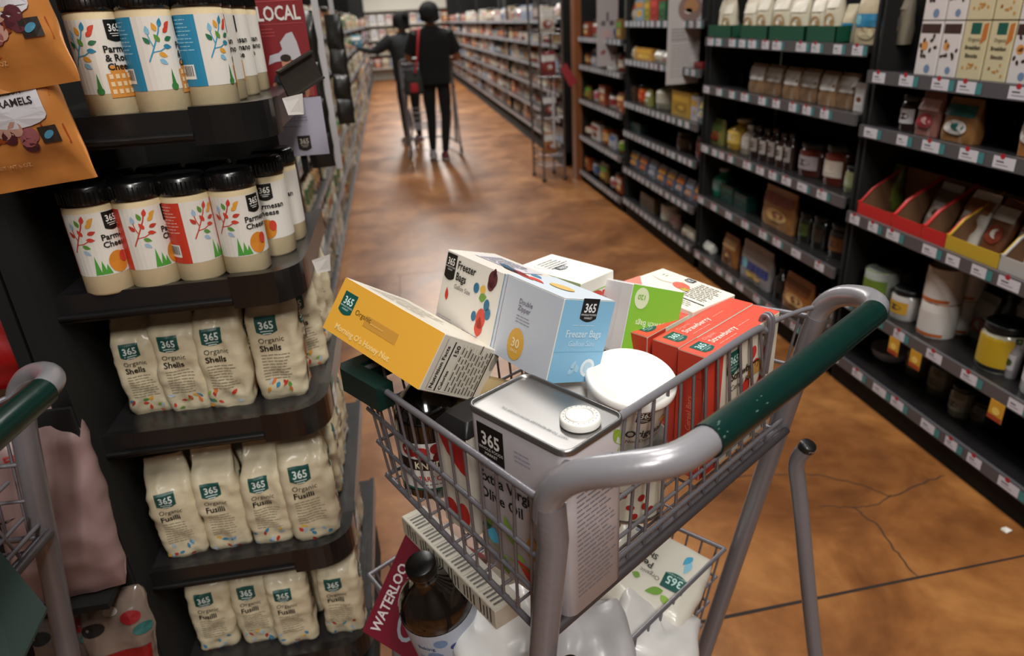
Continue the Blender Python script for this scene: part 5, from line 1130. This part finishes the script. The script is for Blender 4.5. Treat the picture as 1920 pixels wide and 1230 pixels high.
    for s in (-1,1): b=MB(); b.lathe([(0,-.012),(.016,-.008),(.02,0),(.016,.008),(0,.012)],SKIN,12,Matrix.Translation((s*.078*k,.01*k,1.495*k))@Matrix.Rotation(pi/2,4,'Y')@Matrix.Scale(.5,4,(0,0,1))); b.build('ear',e)
    b=MB(); hairfn(b,k); b.build('hair',e); return e
def cap_hair(b,k,long_=.0):
    vs=[];fs=[];n=24;R=[]
    for i in range(11):
        t=i/10; ph=t*pi*.72
        for a in range(n):
            an=2*pi*a/n; back=max(0,-sin(an)); rr_=.104+.01*noise.noise(Vector((an*2,ph*3,k)))
            drop=.0 if i<7 else (i-6)*.010*(.4+back)
            x=rr_*sin(min(ph,pi*.5))*cos(an); y=(rr_*1.12)*sin(min(ph,pi*.5))*sin(an)-.002; z=1.515+.095*cos(ph)-drop
            if i>6 and sin(an)>.35: z=max(z,1.535)
            vs.append(Vector((x,y+.012,z))*k)
    for i in range(10):
        for a in range(n): fs.append((i*n+a,i*n+(a+1)%n,(i+1)*n+(a+1)%n,(i+1)*n+a))
    b.add(vs,fs,HAIR,True)
def hair_long(b,k):
    cap_hair(b,k); b.lathe([(0,0),(.05,.02),(.068,.07),(.06,.13),(.03,.165),(0,.17)],HAIR,18,Matrix.Translation(Vector((-.02,-.07,1.41))*k)@Matrix.Scale(k,4))
def hair_bun(b,k):
    cap_hair(b,k); b.lathe([(0,-.045),(.03,-.034),(.045,0),(.03,.034),(0,.045)],HAIR,16,Matrix.Translation(Vector((.02,-.11,1.56))*k)@Matrix.Scale(k,4))
P1=person('person in black t-shirt and leggings walking away down the aisle, pushing a cart',(.47,7.93,0),.0,
    {'L':{'el':(-.27,.07,1.06),'wr':(-.20,.26,1.02),'kn':(-.08,.05,.46),'an':(-.10,-.06,.09)},'R':{'el':(.27,.05,1.05),'wr':(.22,.26,1.02),'kn':(.08,.0,.46),'an':(.03,-.13,.075)}},BLK,BLK,True,1.59,hair_long)
b=MB(); 
b.tube(smooth_path([(-.10,.12,1.30),(-.115,.05,1.345),(-.125,-.05,1.33),(-.15,-.125,1.22),(-.18,-.14,1.05),(-.21,-.12,.92)],5),.011,M('b01c22',.6),8); o=b.build('strap',P1); o['label']='bright red bag strap'
e=empty('shoulder_bag',(.47-.235,7.93-.06,.70),0,'dark shoulder bag with a red pocket hanging at the left side of the walking person','bag')
b=MB(); Loft([(0,.19,.09,.03,0,0),(.02,.21,.11,.04,0,0),(.15,.20,.10,.04,0,0),(.23,.16,.04,.02,0,0)],amp=.004,k=4,m1=3).body(b,M('1a1d1a',.8,0,.3,40.),nz=.02); b.build('bag_body',e)
b=MB(); Loft([(.03,.075,.02,.008,0,-.06),(.05,.085,.03,.01,0,-.062),(.12,.08,.025,.01,0,-.058)],k=3).body(b,M('9a1820',.6)); b.build('pocket',e)
P2=person('person in dark grey top reaching left to the shelf, mostly hidden by the cart',(.20,9.1,0),.35,
    {'L':{'el':(-.36,.10,1.16),'wr':(-.56,.20,1.22),'kn':(-.08,.03,.46),'an':(-.09,.0,.085)},'R':{'el':(.24,.05,1.04),'wr':(.25,.2,.92),'kn':(.08,.02,.46),'an':(.08,-.02,.085)}},DGY,NAVY,False,1.52,hair_bun)
o,_=pack('pouch',.12,.14,'2a7a94','c9c6c0','1a5a74','pic',4,.05); o.location=(-.36,9.25,1.16); tag(o,'small blue packet in the hand of the person reaching to the left shelf','pouch')

# ================================================================= goods at the far left behind the second cart
RB=M('8a080b',.3,0,.5,16.,.3)
soft('red_bag','bag','shiny red bag at the left edge above the second cart handle',Vector((-.685,1.07,.93)),frame3((.25,-1,.35),(0,.1,1)),.20,.20,.08,RB,seed=21,amp=.007)
PK=M('8d7270',.5,0,.35,18.,.05); p=Pr(); p.text('CRISPY',-.10,.29,.03,'2a2320','l',True); p.text('PEANUTLESS',-.12,.255,.02,'a3322c','l',True); 
for a,x,y in ((40,-.09,.18),(15,-.06,.165),(-5,-.055,.13)): p.leaf(x,y,.04,.004,a,'1a1614')
p.ell(-.062,.148,.003,.003,'6a2a1c')
soft('pink_bag','bag','large dusty pink snack bag behind the second cart at the lower left',Vector((-.612,.995,.575)),frame3((.15,-1,.2),(-.02,.05,1)),.155,.34,.06,PK,p,seed=22,amp=.006)
for i,(x,z,c_,l) in enumerate(((-.672,.352,'6a5d58','left clear topped red snack bag at the bottom left of the photo'),(-.585,.352,'7a6a60','right clear topped red snack bag at the bottom left, beside the end display'))):
    p=Pr(); p.rect(-.052,.012,.052,.09,'7a0d12',.007); p.L=1; p.text('SNACK' if 0 else '',0,0,.01,'ffffff')
    p.ell(-.03,.14,.018,.012,'1a1a1c'); p.ell(.03,.15,.016,.012,'8a1a20'); p.ell(.0,.165,.012,.008,'b9b4b0'); p.ell(.045,.125,.014,.01,'2a5a58')
    soft('snack_bag','bag',l,Vector((x,.992,z)),frame3((.1,-1,.2),(.0,.1,1)),.105,.195,.05,M(c_,.2,0,.6,26.,.5,0,.3,30.),p,seed=30+i,amp=.008)
for o in list(cart2.children):
    if o.name.startswith('rear_leg'):
        for q in list(o.children): bpy.data.objects.remove(q)
        bpy.data.objects.remove(o)
_q=[atz(-60,960,.86),atz(88,1140,.80),atz(30,1260,.76),atz(-120,1260,.76)]; _iv=(Matrix.Translation(cart2.location)@Matrix.Rotation(cart2.rotation_euler[2],4,'Z')).inverted()
b=MB(); _v=[_iv@v for v in _q]+[_iv@(v-Vector((0,0,.004))) for v in _q]; b.add(_v,[(0,1,2,3),(7,6,5,4),(0,4,5,1),(1,5,6,2),(2,6,7,3),(3,7,4,0)],M('26332e',.5,0,.1,30.)); fl=b.build('seat_flap',cart2); fl['label']='dark green plastic seat flap'
b=MB(); b.box((0,0,.17),(.22,.085,.34),BLACKM); _s=b.build('low_display_stand'); _s.location=(-.66,1.005,0); b=MB(); b.box((0,0,.565),(.20,.075,.012),BLACKM); b.build('shelf',_s); b=MB(); b.box((0,.038,.45),(.22,.008,.9),BLACKM); b.build('back_panel',_s); tag(_s,'black low stand carrying the snack bags at the far left','stand')
